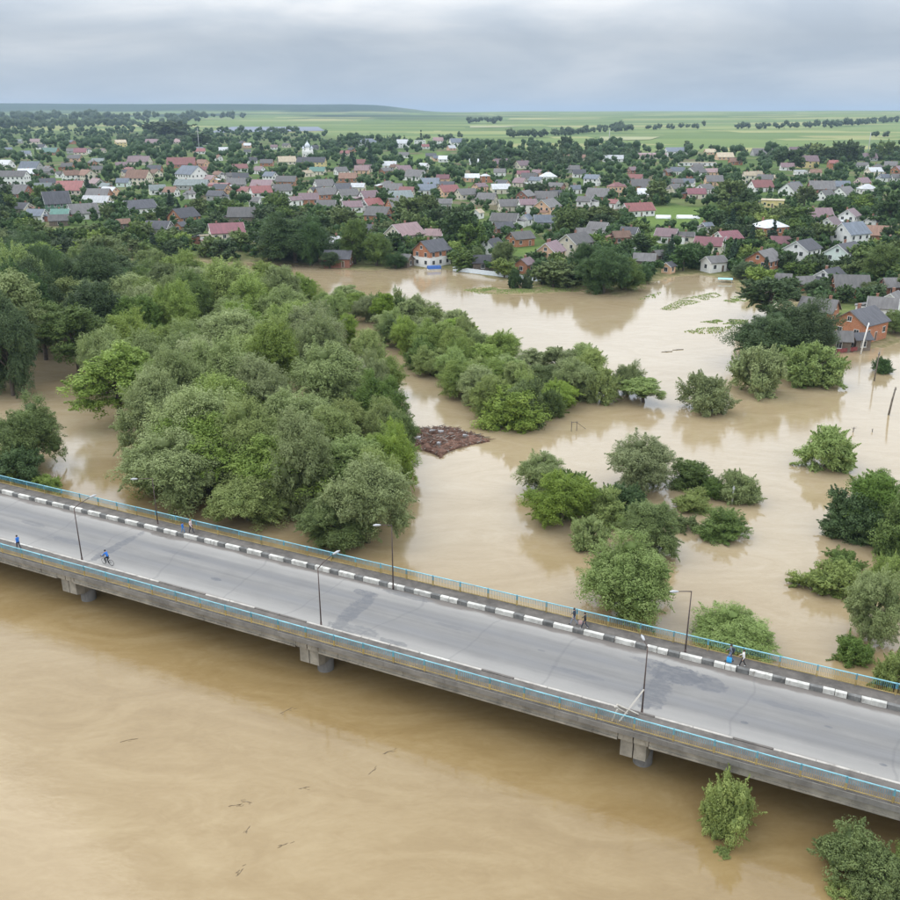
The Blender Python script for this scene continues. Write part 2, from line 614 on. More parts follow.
def make_water():
    m, n, l, b = new_mat('flood_water')
    co = coords(n)
    sed = noise(n, l, mapped(n, l, co, (.010, .022, 1)), 1.0, 6, .6, 1.2)
    sed2 = noise(n, l, mapped(n, l, co, (.07, .15, 1), (4, 2, 0)), 1.0, 6, .62, 3.0)
    sed3 = noise(n, l, mapped(n, l, co, (.35, .75, 1), (1, 8, 0)), 1.0, 5, .65, 3.5)
    f = mathn(n, l, 'ADD', mathn(n, l, 'MULTIPLY', sed, .45), mathn(n, l, 'ADD', mathn(n, l, 'MULTIPLY', sed2, .37), mathn(n, l, 'MULTIPLY', sed3, .18)))
    c = ramp(n, l, f, [(.34, (.195, .128, .050)), (.5, (.245, .170, .076)), (.66, (.305, .225, .115))])
    sky_pale = ramp(n, l, f, [(.34, (.275, .205, .112)), (.5, (.325, .252, .152)), (.66, (.375, .305, .205))])
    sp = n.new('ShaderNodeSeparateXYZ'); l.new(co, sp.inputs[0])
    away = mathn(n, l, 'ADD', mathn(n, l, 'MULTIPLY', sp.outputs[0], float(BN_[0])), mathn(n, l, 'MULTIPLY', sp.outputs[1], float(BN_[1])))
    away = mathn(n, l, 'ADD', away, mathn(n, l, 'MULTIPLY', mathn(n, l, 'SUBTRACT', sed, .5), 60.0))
    # paler base colour beyond the bridge stands in for sky reflected on the flood
    c = mixc(n, l, maprange(n, l, away, 66, 104, 0, 1), c, sky_pale)
    l.new(c, b.inputs['Base Color'])
    b.inputs['IOR'].default_value = 1.5
    r1 = noise(n, l, mapped(n, l, co, (.30, .6, 1)), 1.0, 5, .6, 2.0)
    r2 = noise(n, l, mapped(n, l, co, (1.3, 2.6, 1), (2, 7, 0)), 1.0, 4, .6, 1.5)
    calm = maprange(n, l, noise(n, l, mapped(n, l, co, (.018, .03, 1), (9, 3, 0)), 1.0, 4, .55, .8), .35, .65, .18, 1.0)
    h = mathn(n, l, 'ADD', mathn(n, l, 'MULTIPLY', r1, .7), mathn(n, l, 'MULTIPLY', r2, .3))
    h = mathn(n, l, 'MULTIPLY', h, calm)
    bump(n, l, b, h, .25, .10)
    b.inputs['Roughness'].default_value = .05
    return m


def make_ground():
    m, n, l, b = new_mat('ground')
    geo = n.new('ShaderNodeNewGeometry')
    co = geo.outputs['Position']
    at_ = n.new('ShaderNodeAttribute'); at_.attribute_name = 'zone'
    sep = n.new('ShaderNodeSeparateColor'); l.new(at_.outputs['Color'], sep.inputs[0])
    g1 = noise(n, l, co, .035, 6, .6)
    g2 = noise(n, l, co, .45, 5, .65)
    grass = ramp(n, l, mathn(n, l, 'ADD', mathn(n, l, 'MULTIPLY', g1, .5), mathn(n, l, 'MULTIPLY', g2, .5)),
                 [(.3, (.035, .065, .016)), (.5, (.068, .112, .026)), (.68, (.12, .155, .042))])
    # garden plots: beds of bare soil and crops
    v = n.new('ShaderNodeTexVoronoi'); v.distance = 'CHEBYCHEV'
    v.inputs['Scale'].default_value = 1.0
    l.new(mapped(n, l, co, (.05, .03, .0001)), v.inputs['Vector'])
    vs_ = n.new('ShaderNodeSeparateColor'); l.new(v.outputs['Color'], vs_.inputs[0])
    plot = ramp(n, l, vs_.outputs[0], [(.0, (.05, .085, .022)), (.45, (.08, .12, .03)), (.62, (.13, .145, .055)), (.8, (.15, .115, .075)), (1, (.11, .08, .055))])
    town = mixc(n, l, maprange(n, l, vs_.outputs[1], .45, .5, 0, .75), grass, plot)
    # open fields: long strips
    v2 = n.new('ShaderNodeTexVoronoi'); v2.distance = 'CHEBYCHEV'
    v2.inputs['Scale'].default_value = 1.0
    l.new(mapped(n, l, co, (.0030, .0062, .0001), (1.3, .4, 0)), v2.inputs['Vector'])
    v2s = n.new('ShaderNodeSeparateColor'); l.new(v2.outputs['Color'], v2s.inputs[0])
    fcol = ramp(n, l, v2s.outputs[0], [(0, (.065, .11, .034)), (.25, (.14, .19, .055)), (.45, (.10, .155, .05)), (.6, (.20, .235, .08)), (.75, (.32, .29, .13)), (.85, (.09, .14, .045)), (1, (.16, .20, .065))])
    fcol = mixc(n, l, maprange(n, l, noise(n, l, mapped(n, l, co, (.004, .03, .01)), 1.0, 4), .3, .7, 0, .4), fcol, (.14, .185, .068))
    c = mixc(n, l, sep.outputs[0], town, fcol)
    lush = ramp(n, l, g2, [(.3, (.075, .125, .026)), (.7, (.125, .18, .042))])
    c = mixc(n, l, at_.outputs['Alpha'], c, lush)
    wood = ramp(n, l, noise(n, l, mapped(n, l, co, (.012, .004, .01)), 1.0, 6, .7), [(.35, (.014, .034, .018)), (.7, (.035, .065, .030))])
    c = mixc(n, l, sep.outputs[1], c, wood)
    mudc = ramp(n, l, g2, [(.3, (.23, .165, .09)), (.7, (.34, .26, .16))])
    c = mixc(n, l, mathn(n, l, 'MULTIPLY', sep.outputs[2], maprange(n, l, g2, .25, .6, .25, 1)), c, mudc)
    l.new(c, b.inputs['Base Color'])
    b.inputs['Roughness'].default_value = .95
    b.inputs['Specular IOR Level'].default_value = .1
    bump(n, l, b, g2, .4, .25)
    return m


M_ASPHALT = make_asphalt()
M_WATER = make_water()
M_GROUND = make_ground()
M_CONC = rough_paint('weathered_concrete', (.27, .245, .20), .4, (.07, .058, .042), .9, .8, .9)
M_CONC_D = rough_paint('dark_concrete', (.19, .178, .16), .3, (.06, .055, .05), .6, .8, .9)
M_PAVE = rough_paint('worn_pavement', (.115, .102, .090), .4, (.22, .19, .16), .45, .9, .92)
M_KERB_W = rough_paint('white_kerb_paint', (.53, .515, .47), .35, (.14, .12, .098), .95, 1.2, .85, world=True)
M_KERB_D = rough_paint('bare_kerb_concrete', (.15, .148, .14), .45, (.30, .28, .25), .6, 1.3, .85, world=True)
M_BLUE = rough_paint('faded_blue_paint', (.10, .30, .38), .4, (.22, .20, .16), .8, .7, .7, world=True)
M_LBLUE = rough_paint('light_blue_paint', (.22, .46, .53), .3, (.24, .21, .17), .7, .6, .6, world=True)
M_YEL = rough_paint('faded_yellow_paint', (.38, .28, .10), .35, (.20, .15, .10), .75, .8, .7, world=True)
M_POLE = rough_paint('rusty_pole', (.075, .052, .045), .35, (.16, .07, .04), .4, 2.0, .7)
M_LAMP = rough_paint('lamp_housing', (.42, .43, .44), .15, dirt_amt=.2, rough=.45)
M_TAR = rough_paint('dark_patch_asphalt', (.105, .108, .118), .4, (.20, .19, .18), .4, 1.4, .6)
M_WET = rough_paint('damp_asphalt', (.15, .15, .152), .25, (.24, .22, .2), .3, .8, .35)
M_WOODOLD = rough_paint('weathered_wood', (.16, .135, .11), .4, (.05, .04, .03), .5, 2.5, .9)
M_DRIFT = rough_paint('driftwood', (.150, .076, .050), .5, (.30, .26, .22), .3, 1.6, .9)
M_GALV = rough_paint('galvanised_steel', (.42, .42, .41), .2, rough=.5)


def glass_mat():
    m, n, l, b = new_mat('window_glass')
    b.inputs['Base Color'].default_value = (.018, .022, .028, 1)
    b.inputs['Roughness'].default_value = .08
    return m


M_GLASS = glass_mat()
M_FRAME = rough_paint('window_frame', (.68, .68, .65), .1, dirt_amt=.1)

# ------------------------------------------------------------------ ground sheet
def geo_axis(lo, hi, fine_lo, fine_hi, step, grow=1.12):
    a = list(np.arange(fine_lo, fine_hi + step, step))
    s = step
    x = a[-1]
    while x < hi:
        s *= grow; x += s; a.append(min(x, hi))
    s = step; x = a[0]; pre = []
    while x > lo:
        s *= grow; x -= s; pre.append(max(x, lo))
    return np.array(pre[::-1] + a)


def build_ground():
    xs = geo_axis(-9000, 9000, -150, 190, 3.0, 1.07)
    ys = geo_axis(-250, 13500, 88, 400, 3.0, 1.05)
    X, Y = np.meshgrid(xs, ys)
    Z = height(X, Y)
    nx, ny = len(xs), len(ys)
    v = np.stack([X, Y, Z], -1).reshape(-1, 3)
    idx = np.arange(nx * ny).reshape(ny, nx)
    f = np.stack([idx[:-1, :-1], idx[:-1, 1:], idx[1:, 1:], idx[1:, :-1]], -1).reshape(-1, 4)
    me = bpy.data.meshes.new('ground')
    me.from_pydata(v.tolist(), [], f.tolist())
    me.polygons.foreach_set('use_smooth', [True] * len(f))
    far = np.hypot(X, Y)
    edge = 1150 + 1100 * (1 - sstep(-500, 120, X)) + 120 * (vnoise(X / 160, Y / 160, 2) - .5)
    fieldz = sstep(0, 120, far - edge)
    ridge = sstep(5750, 6300, Y)
    side = 1 - sstep(-450, 200, X + 300 * vnoise(X / 300, Y / 300, 8))
    woods = np.maximum(ridge * side, sstep(.60, .66, vnoise(X / 420, Y / 260, 21)) * sstep(3000, 4200, far) * (1 - sstep(-600, 900, X)))
    woods = np.maximum(woods, sstep(8300, 9500, Y) * .7)
    mud = np.exp(-np.maximum(Z, 0) / .35) * (far < 900)
    mead = np.zeros_like(Z)
    for pl in CLEAR:
        mead = np.maximum(mead, sstep(-4, 6, poly_dist(X, Y, [tuple(at(*q, 3.0)[:2]) for q in pl])))
    col = np.stack([fieldz, woods, mud, mead], -1).reshape(-1)
    ca = me.color_attributes.new('zone', 'FLOAT_COLOR', 'POINT')
    ca.data.foreach_set('color', col.astype(np.float32))
    o = mesh_obj('ground', me, M_GROUND)
    structure(o)
    return o


build_ground()


def build_water():
    b = MB()
    b.quad((-1600, -250, 0), (1600, -250, 0), (1600, 460, 0), (-1600, 460, 0))
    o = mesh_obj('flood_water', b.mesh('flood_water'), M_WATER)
    structure(o)


build_water()

# ------------------------------------------------------------------ the bridge
BA = R(-25.6)
BU = np.array([math.cos(BA), math.sin(BA)]); BN = np.array([-BU[1], BU[0]])
S0, N0 = -42.55, 65.3
BO = BU * S0 + BN * N0
DECK = 4.2
SPAN = 30.4


def bpt(x, y, z=0.0):
    p = BO + BU * x + BN * y
    return (float(p[0]), float(p[1]), z)


def ruled_patch(rng, cx, cy, rx, ry, n=26, rough=.28, rot=0.0):
    ph = [rng.uniform(0, 6.28) for _ in range(5)]
    pts = []
    for k in range(n):
        a = 2 * math.pi * k / n
        r = 1 + rough * sum(math.sin((j + 2) * a + ph[j]) / (j + 1.4) for j in range(5))
        x, y = rx * r * math.cos(a), ry * r * math.sin(a)
        pts.append((cx + x * math.cos(rot) - y * math.sin(rot), cy + x * math.sin(rot) + y * math.cos(rot)))
    return pts


def sheet(name, pts, z, mat, parent):
    b = MB()
    b.v = [(x, y, z) for x, y in pts]
    b.f = [tuple(range(len(pts)))]; b.m = [0]
    return mesh_obj(name, b.mesh(name), mat, parent)


def build_bridge():
    rng = random.Random(4)
    root = empty('bridge', bpt(0, 0, 0), BA)
    tag(root, 'concrete road bridge with blue and yellow railings crossing the flood', 'bridge')
    n0, n1 = -5, 5
    X0, X1 = n0 * SPAN, n1 * SPAN
    yn, yf = -7.05, 6.95
    kn, kf = -4.5, 4.9
    # roadway and slab
    b = MB(); b.box(X0, X1, kn - .2, kf + .3, DECK - .34, DECK)
    mesh_obj('roadway', b.mesh('roadway'), M_ASPHALT, root)
    for y0, y1 in ((yn, kn - .24), (kf + .40, yf)):
        b = MB(); b.box(X0, X1, y0, y1, DECK - .3, DECK + .26)
        mesh_obj('footway', b.mesh('footway'), M_PAVE, root)
    # edge cornice strips carrying the railings
    for y0, y1 in ((yn - .10, yn - .003), (yf + .003, yf + .10)):
        b = MB(); b.box(X0, X1, y0, y1, DECK - .26, DECK + .22)
        mesh_obj('edge_cornice', b.mesh('edge_cornice'), M_CONC_D, root)
    # kerb stones: far side painted white / bare, near side pale low stones
    def stone(L, w, h, bev=.03):
        me = bpy.data.meshes.new('kerb_stone')
        bm = bmesh.new()
        bmesh.ops.create_cube(bm, size=1.0, matrix=Matrix.Translation((L / 2, w / 2, h / 2)) @ Matrix.Diagonal((L, w, h, 1)))
        bmesh.ops.bevel(bm, geom=[e for e in bm.edges], offset=bev, segments=1, affect='EDGES')
        bm.to_mesh(me); bm.free()
        return me
    wl_, dl_ = 1.93, 1.02
    ms = {}
    for k, L in (('w', wl_), ('d', dl_), ('h', .94)):
        ms[k] = stone(L - .03, .38, .80)
    near = stone(2.96, .22, .66)
    x = X0 + .5
    while x < X1 - 3:
        seq = [('w', wl_), ('d', dl_)] if rng.random() > .16 else [('h', .95), ('h', .98), ('d', dl_)]
        for k, L in seq:
            o = bpy.data.objects.new('kerb_stone', ms[k]); link(o, root)
            if len(ms[k].materials) == 0:
                ms[k].materials.append(M_KERB_W)
            o.material_slots[0].link = 'OBJECT'
            o.material_slots[0].material = M_KERB_D if k == 'd' else M_KERB_W
            o.location = (x, kf + rng.uniform(-.015, .015), DECK - .36 + rng.uniform(-.02, .02))
            o.rotation_euler = (rng.uniform(-.012, .012), 0, rng.uniform(-.006, .006))
            x += L
    x = X0 + .5
    near.materials.append(M_KERB_W)
    mk = [rough_paint('dusty_kerb', (.42, .39, .35), .3, (.14, .12, .10), .9, .9, world=True), M_KERB_W, M_PAVE]
    while x < X1 - 3.2:
        o = bpy.data.objects.new('kerb_stone', near); link(o, root)
        o.location = (x, kn - .2 + rng.uniform(-.02, .02), DECK - .36)
        o.material_slots[0].link = 'OBJECT'
        o.material_slots[0].material = rng.choices(mk, (8, 1, 3))[0]
        x += 3.0
    # girders
    for k in range(n0, n1):
        a, c = k * SPAN + 1.25, (k + 1) * SPAN - 1.25
        for y in (-6.55, -3.3, 0.0, 3.2, 6.45):
            b = MB()
            sgn = -1 if y < 0 else 1
            b.box(a, c, y - .30, y + .30, DECK - .85, DECK - .345)
            b.box(a, c, y - .42, y + .42, DECK - 1.03, DECK - .852)
            mesh_obj('girder', b.mesh('girder'), M_CONC, root)
    for k in range(n0, n1 + 1):
        for s in (-1, 1):
            for y in (-6.55, -3.3, 0.0, 3.2, 6.45):
                b = MB()
                x0, x1 = k * SPAN + s * .62 - .57, k * SPAN + s * .62 + .57
                b.box(x0, x1, y - .33, y + .33, DECK - .98, DECK - .345)
                mesh_obj('girder_end', b.mesh('girder_end'), M_CONC, root)
    # slab soffit between girders
    b = MB(); b.box(X0, X1, yn + .06, yf - .06, DECK - .343, DECK - .303)
    mesh_obj('deck_slab', b.mesh('deck_slab'), M_CONC_D, root)
    # piers
    for k in range(n0, n1 + 1):
        p = empty('pier', (k * SPAN, 0, -3)); p.parent = root
        for s in (-1, 1):
            b = MB()
            b.prism([(-6.6, 6.14), (6.5, 6.14), (6.5, 4.9), (5.6, 4.25), (-5.7, 4.25), (-6.6, 4.55)], s * .54 - .49, s * .54 + .49)
            mesh_obj('cap_beam', fix_normals(b.mesh('cap_beam')), M_CONC, p)
        for y in (-4.7, 0, 4.6):
            b = MB(); b.tube([(0.45, y, 0), (0.45, y, 4.24)], [.78, .78], 18)
            mesh_obj('column', b.mesh('column', True), M_CONC_D, p)
    # railings
    def panel(seed):
        r = random.Random(seed)
        b = MB()
        L = 2.98
        b.box(0, L, -.045, .045, 1.05, 1.12, 1)
        b.box(0, L, -.03, .03, .08, .14, 2)
        nb = 21
        for j in range(nb):
            xx = (j + .5) * L / nb + r.uniform(-.012, .012)
            w = .014
            b.box(xx - w, xx + w, -w, w, .14, .56, 2)
            b.box(xx - w, xx + w, -w, w, .56, 1.05, 0)
        return b.mesh('railing_panel')
    pm = [panel(s) for s in range(3)]
    pb = MB(); pb.box(-.05, .05, -.05, .05, 0, .6, 1); pb.box(-.05, .05, -.05, .05, .6, 1.14, 0)
    post = pb.mesh('railing_post')
    nP = int(round((X1 - X0) / 3.04))
    for y in (yn + .12, yf - .12):
        for k in range(nP):
            xx = X0 + k * 3.04
            mesh_obj('railing_panel', pm[rng.randrange(3)], [M_BLUE, M_LBLUE, M_YEL], root).location = (xx + .03, y + rng.uniform(-.012, .012), DECK + .255)
            mesh_obj('railing_post', post, [M_BLUE, M_YEL], root).location = (xx, y, DECK + .258)
    return root


build_bridge()

# ------------------------------------------------------------------ street lamps
def street_lamp(x, y, h, arm_dir, label, brace=False, head=True):
    loc = bpt(x, y, DECK + .05)
    o = empty('street_lamp', loc, BA)
    tag(o, label, 'street lamp', 'street lamps along the bridge')
    b = MB(); b.tube([(0, 0, -.06), (0, 0, h * .5), (0, 0, h)], [.07, .06, .042], 10)
    mesh_obj('pole', b.mesh('pole', True), M_POLE, o)
    b = MB(); b.tube([(0, 0, 0), (0, 0, .5)], [.10, .09], 10)
    mesh_obj('base_sleeve', b.mesh('base_sleeve', True), M_POLE, o)
    ax, ay, az = arm_dir
    b = MB(); b.tube([(0, 0, h - .02), (ax * .35, ay * .35, h + az * .45), (ax, ay, h + az)], [.05, .042, .038], 8)
    mesh_obj('arm', b.mesh('arm', True), M_POLE, o)
    if head:
        d = Vector((ax, ay, az * .4)).normalized()
        c = Vector((ax, ay, h + az))
        b = MB(); b.tube([c - d * .12, c + d * .05, c + d * .38, c + d * .66], [.04, .10, .13, .05], 10)
        mesh_obj('lamp_head', b.mesh('lamp_head', True), M_LAMP, o)
    return o


street_lamp(-SPAN, -4.42, 6.25, (.9, 1.5, .85), 'lamp post by the railing beside the cyclist in blue')
street_lamp(0, -4.42, 6.15, (.8, 1.5, .95), 'lamp post by the railing beside the oval damp patch')
street_lamp(SPAN, -4.42, 6.2, (-.5, .8, .1), 'lamp post with pale leaning boards at its foot', head=True)
street_lamp(-SPAN + .9, 6.1, 5.9, (-1.5, -.9, .02), 'slim lamp post against the willow wood railing')
street_lamp(2.6, 4.78, 7.1, (-.95, -.7, .12), 'lamp post in the kerb stones above the debris raft channel')
street_lamp(31.7, 5.75, 6.3, (-1.1, -.6, .02), 'lamp post behind the kerb near walkers with the blue bag')

def leaning_boards():
    o = empty('leaning_boards', bpt(SPAN - .5, -6.1, DECK + .26), BA)
    tag(o, 'pale wooden boards propped on the railing beside a lamp post', 'boards')
    for a, c in (((0.3, 1.25, 0), (-1.0, -.62, 1.75)), ((-.5, 0.9, 0), (-1.15, -.62, 1.5)), ((-.8, -.3, .02), (.55, 1.45, 2.3)), ((-1.3, -.5, 0), (-.95, -.62, 1.3))):
        a, c = Vector(a), Vector(c)
        b = MB(); b.tube([a, c], [.075, .075], 4)
        mesh_obj('board', b.mesh('board'), rough_paint('pale_board', (.52, .48, .42), .2), o)


leaning_boards()

# ------------------------------------------------------------------ plants
def leaf_mesh(name, seed, lobes, sub, leaves, leaf, aspect=.5, up=.3, core=.4, flatten=1.0, droop=0.0, feather=.6):
    """crown of many leaf faces: lobes = list of (centre, radius); every lobe carries smaller clumps"""
    g = np.random.default_rng(seed)
    cs, rs = [], []
    for c, r in lobes:
        d = g.normal(size=(sub, 3)); d[:, 2] += .35
        d /= np.linalg.norm(d, axis=1)[:, None]
        d[:, 2] *= flatten
        cs.append(np.array(c)[None] + d * r * g.uniform(.55, .95, (sub, 1)))
        rs.append(r * g.uniform(.30, .52, sub))
    cs = np.concatenate(cs); rs = np.concatenate(rs)
    tone = g.uniform(-.22, .22, len(cs))
    K = leaves
    M = len(cs)
    lobec = np.repeat(np.array([c for c, r in lobes]), sub, 0)
    mid = np.mean([c for c, r in lobes], 0)
    ax = (cs - lobec); ax /= np.linalg.norm(ax, axis=1)[:, None] + 1e-9
    o2 = (cs - mid); o2 /= np.linalg.norm(o2, axis=1)[:, None] + 1e-9
    ax = ax * .6 + o2 * .5 + g.normal(size=ax.shape) * .22; ax[:, 2] += .25
    ax /= np.linalg.norm(ax, axis=1)[:, None]
    isf = g.random(M) < feather
    d = g.normal(size=(M, K, 3)); d[:, :, 2] += .18
    d /= np.linalg.norm(d, axis=2)[:, :, None]
    rad = rs[:, None, None] * (g.uniform(.55, 1.15, (M, K, 1)))
    p = cs[:, None, :] + d * rad
    # feathery sprays: leaves strung along shoots that leave the lobe
    tt = g.uniform(-.5, 1.0, (M, K, 1)) * g.uniform(.9, 1.5, (M, 1, 1))
    wid = (.62 - .38 * tt)
    pf = cs[:, None, :] + ax[:, None, :] * rs[:, None, None] * tt * 1.25 + d * rs[:, None, None] * wid * g.uniform(.25, 1.0, (M, K, 1))
    pf[:, :, 2] -= droop * rs[:, None] * np.maximum(tt[:, :, 0], 0) ** 2 * .8
    if droop:
        hz = np.linalg.norm(d[:, :, :2], axis=2)
        p[:, :, 2] -= droop * rs[:, None] * hz * g.uniform(.2, 1.2, hz.shape)
    p = np.where(isf[:, None, None], pf, p)
    nrm = d * .95 + g.normal(size=d.shape) * .20
    nrm[:, :, 2] += up
    nrm /= np.linalg.norm(nrm, axis=2)[:, :, None]
    p = p.reshape(-1, 3); nrm = nrm.reshape(-1, 3)
    N = len(p)
    along = np.where(isf[:, None, None], ax[:, None, :] * 1.4 + g.normal(size=(M, K, 3)) * .6, g.normal(size=(M, K, 3))).reshape(-1, 3)
    t = along - nrm * (along * nrm).sum(1)[:, None]
    t /= np.linalg.norm(t, axis=1)[:, None] + 1e-9
    w = np.cross(nrm, t)
    s = leaf * g.uniform(.6, 1.35, (N, 1))
    a = s * .5; bq = s * .5 * aspect
    q = np.stack([p - t * a, p + w * bq - t * a * .1, p + t * a, p - w * bq + t * a * .15], 1).reshape(-1, 3)
    lt = np.clip(.5 + np.repeat(tone, K) + g.uniform(-.17, .17, N) + .18 * d.reshape(-1, 3)[:, 2] * 0, 0, 1)
    # leafless inner mass so the crown is dense
    ico_v, ico_f = ICO
    cv, cf = [], []
    base = len(q)
    for c, r in lobes:
        cf.append(ico_f + base); base += len(ico_v)
        cv.append(ico_v * (r * core * g.uniform(.85, 1.1, (len(ico_v), 1))) * np.array([1, 1, flatten]) + np.array(c))
    verts = np.concatenate([q] + cv)
    me = bpy.data.meshes.new(name)
    nq, ntri = N, sum(len(f) for f in cf)
    me.vertices.add(len(verts)); me.vertices.foreach_set('co', verts.astype(np.float32).ravel())
    loops = np.concatenate([np.arange(N * 4), np.concatenate(cf).ravel()])
    me.loops.add(len(loops)); me.loops.foreach_set('vertex_index', loops.astype(np.int32))
    me.polygons.add(nq + ntri)
    st = np.concatenate([np.arange(nq) * 4, nq * 4 + np.arange(ntri) * 3])
    me.polygons.foreach_set('loop_start', st.astype(np.int32))
    at_ = me.attributes.new('leaf_tone', 'FLOAT', 'FACE')
    at_.data.foreach_set('value', np.concatenate([lt, np.full(ntri, .05)]).astype(np.float32))
    me.update(calc_edges=True)
    return me


def make_ico():
    bm = bmesh.new(); bmesh.ops.create_icosphere(bm, subdivisions=1, radius=1.0)
    bm.verts.ensure_lookup_table()
    v = np.array([x.co[:] for x in bm.verts]); f = np.array([[w.index for w in fc.verts] for fc in bm.faces])
    bm.free()
    return v, f


ICO = make_ico()


def lobes_round(seed, n, Rw, z0, z1, lr=(.28, .45), top=.3, lean=0.0):
    g = random.Random(seed)
    out = []
    zc = (z0 + z1) / 2; hz = (z1 - z0) / 2
    k = 0
    while len(out) < n and k < 4000:
        k += 1
        d = Vector((g.gauss(0, 1), g.gauss(0, 1), g.gauss(top, .9))).normalized()
        rr = g.uniform(.35, .80)
        r = Rw * g.uniform(*lr) * g.choice((.75, 1, 1, 1.18))
        c = (d.x * Rw * rr + lean * Rw * max(0, d.z), d.y * Rw * rr, zc + d.z * hz * rr)
        if all((Vector(c) - Vector(o)).length > .55 * max(r, ro) for o, ro in out):
            out.append((c, min(r, hz * .75)))
    return out


def trunk_mesh(name, seed, h, r, limbs=4, spread=1.6, stems=1):
    g = random.Random(seed)
    b = MB()
    for s in range(stems):
        ox, oy = (0, 0) if stems == 1 else (g.uniform(-.5, .5) * spread * .4, g.uniform(-.5, .5) * spread * .4)
        lx, ly = g.uniform(-.35, .35) * spread * .5, g.uniform(-.35, .35) * spread * .5
        pts = [(ox * .4, oy * .4, -1.2), (ox * .6, oy * .6, .3), (ox + lx * .4, oy + ly * .4, h * .4), (ox + lx, oy + ly, h)]
        b.tube(pts, [r * 1.35, r, r * .8, r * .35], 8)
        for k in range(limbs):
            a = g.uniform(0, 6.28); z = h * g.uniform(.35, .75)
            e = (ox + math.cos(a) * spread, oy + math.sin(a) * spread, z + h * g.uniform(.2, .4))
            f = z / h
            b.tube([(ox + lx * f, oy + ly * f, z), ((ox + lx * f + e[0]) / 2, (oy + ly * f + e[1]) / 2, z + h * .2), e], [r * .5, r * .35, r * .12], 6)
    return b.mesh(name, True)


KINDS = {}


def kind(key, variants):
    out = []
    for crown, trunk, nw, nh in variants:
        v = np.empty(len(crown.vertices) * 3, np.float32); crown.vertices.foreach_get('co', v); v = v.reshape(-1, 3)
        out.append((crown, trunk, float(np.percentile(np.abs(v[:, :2]), 98.5)), float(np.percentile(v[:, 2], 99.7))))
    KINDS[key] = out


# each variant: (crown mesh, trunk mesh, nominal half width, nominal height)
kind('willow', [(leaf_mesh('crown', 10 + i, lobes_round(10 + i, 26, 5.0, -.6, 10.0, (.26, .42), .35), 20, 150, .20, .5, .4, droop=.35, feather=.3),
                 trunk_mesh('trunk', 30 + i, 6.5, .32, 5, 2.6), 5.3, 10.3) for i in range(4)])
kind('tall', [(leaf_mesh('crown', 50 + i, lobes_round(50 + i, 22, 3.4, .8, 10.5, (.28, .46), .2), 16, 120, .21, .55, .4, feather=.3),
               trunk_mesh('trunk', 60 + i, 7.0, .26, 5, 1.9), 3.7, 10.8) for i in range(3)])
kind('open', [(leaf_mesh('crown', 70 + i, lobes_round(70 + i, 20, 3.2, 1.0, 7.6, (.24, .38), .3), 11, 60, .32, .5, .35, core=.35),
               trunk_mesh('trunk', 75 + i, 6.0, .22, 7, 2.2, 2), 3.4, 7.9) for i in range(3)])
kind('bush', [(leaf_mesh('crown', 80 + i, lobes_round(80 + i, 19, 2.4, -1.3, 3.8, (.30, .46), .25), 16, 120, .155, .5, .4, feather=.4),
               trunk_mesh('trunk', 90 + i, 2.2, .09, 3, 1.0, 4), 2.7, 4.0) for i in range(4)])
kind('low', [(leaf_mesh('crown', 100 + i, lobes_round(100 + i, 18, 2.6, -.8, 2.0, (.22, .36), .2), 12, 100, .16, .5, .4, feather=.4),
              trunk_mesh('trunk', 110 + i, 1.0, .07, 2, .9, 4), 2.8, 2.1) for i in range(3)])
kind('garden', [(leaf_mesh('crown', 120 + i, lobes_round(120 + i, 15, 2.9, -.2, 6.6, (.32, .5), .2), 9, 46, .48, .6, .4),
                 trunk_mesh('trunk', 130 + i, 4.0, .18, 3, 1.3), 3.2, 6.9) for i in range(5)])


def spruce_lobes(seed, H=13.0):
    g = random.Random(seed)
    out = []
    z = 1.0
    while z < H - .4:
        r = 2.5 * (1 - z / H) + .18
        n = max(2, int(r * 3.2))
        for k in range(n):
            a = 6.28 * k / n + g.uniform(-.4, .4)
            out.append(((math.cos(a) * r * .62, math.sin(a) * r * .62, z + g.uniform(-.2, .2)), r * .48 + .1))
        z += .5 + r * .22
    return out


kind('spruce', [(leaf_mesh('crown', 140 + i, spruce_lobes(140 + i), 4, 22, .55, .5, .0, flatten=.7, droop=.5, feather=0),
                 trunk_mesh('trunk', 150 + i, 12.0, .2, 0, .2), 2.6, 13.2) for i in range(2)])

PLANTS = []          # (x, y, radius) of everything planted
BR_LINE = (BO, BN)


def bridge_gap(x, y):
    p = np.array([x, y]) - BO
    return float(p @ BN)


def plant(name, key, xyz, radius, hgt, mat, label, cat, group, rng, rz=None):
    crown, trunk, nw, nh = rng.choice(KINDS[key])
    o = empty(name, xyz, rng.uniform(0, 6.28) if rz is None else rz)
    tag(o, label, cat, group)
    sx, sz = radius / nw, hgt / nh
    sc = (sx * rng.uniform(.92, 1.08), sx * rng.uniform(.92, 1.08), sz)
    c = bpy.data.objects.new('crown', crown)
    if len(crown.materials) == 0:
        crown.materials.append(M_MID)
    link(c, o)
    c.material_slots[0].link = 'OBJECT'
    c.material_slots[0].material = mat
    c.scale = sc
    t = bpy.data.objects.new('trunk', trunk)
    if len(trunk.materials) == 0:
        trunk.materials.append(M_BARK)
    link(t, o)
    t.scale = sc
    PLANTS.append((xyz[0], xyz[1], radius))
    return o


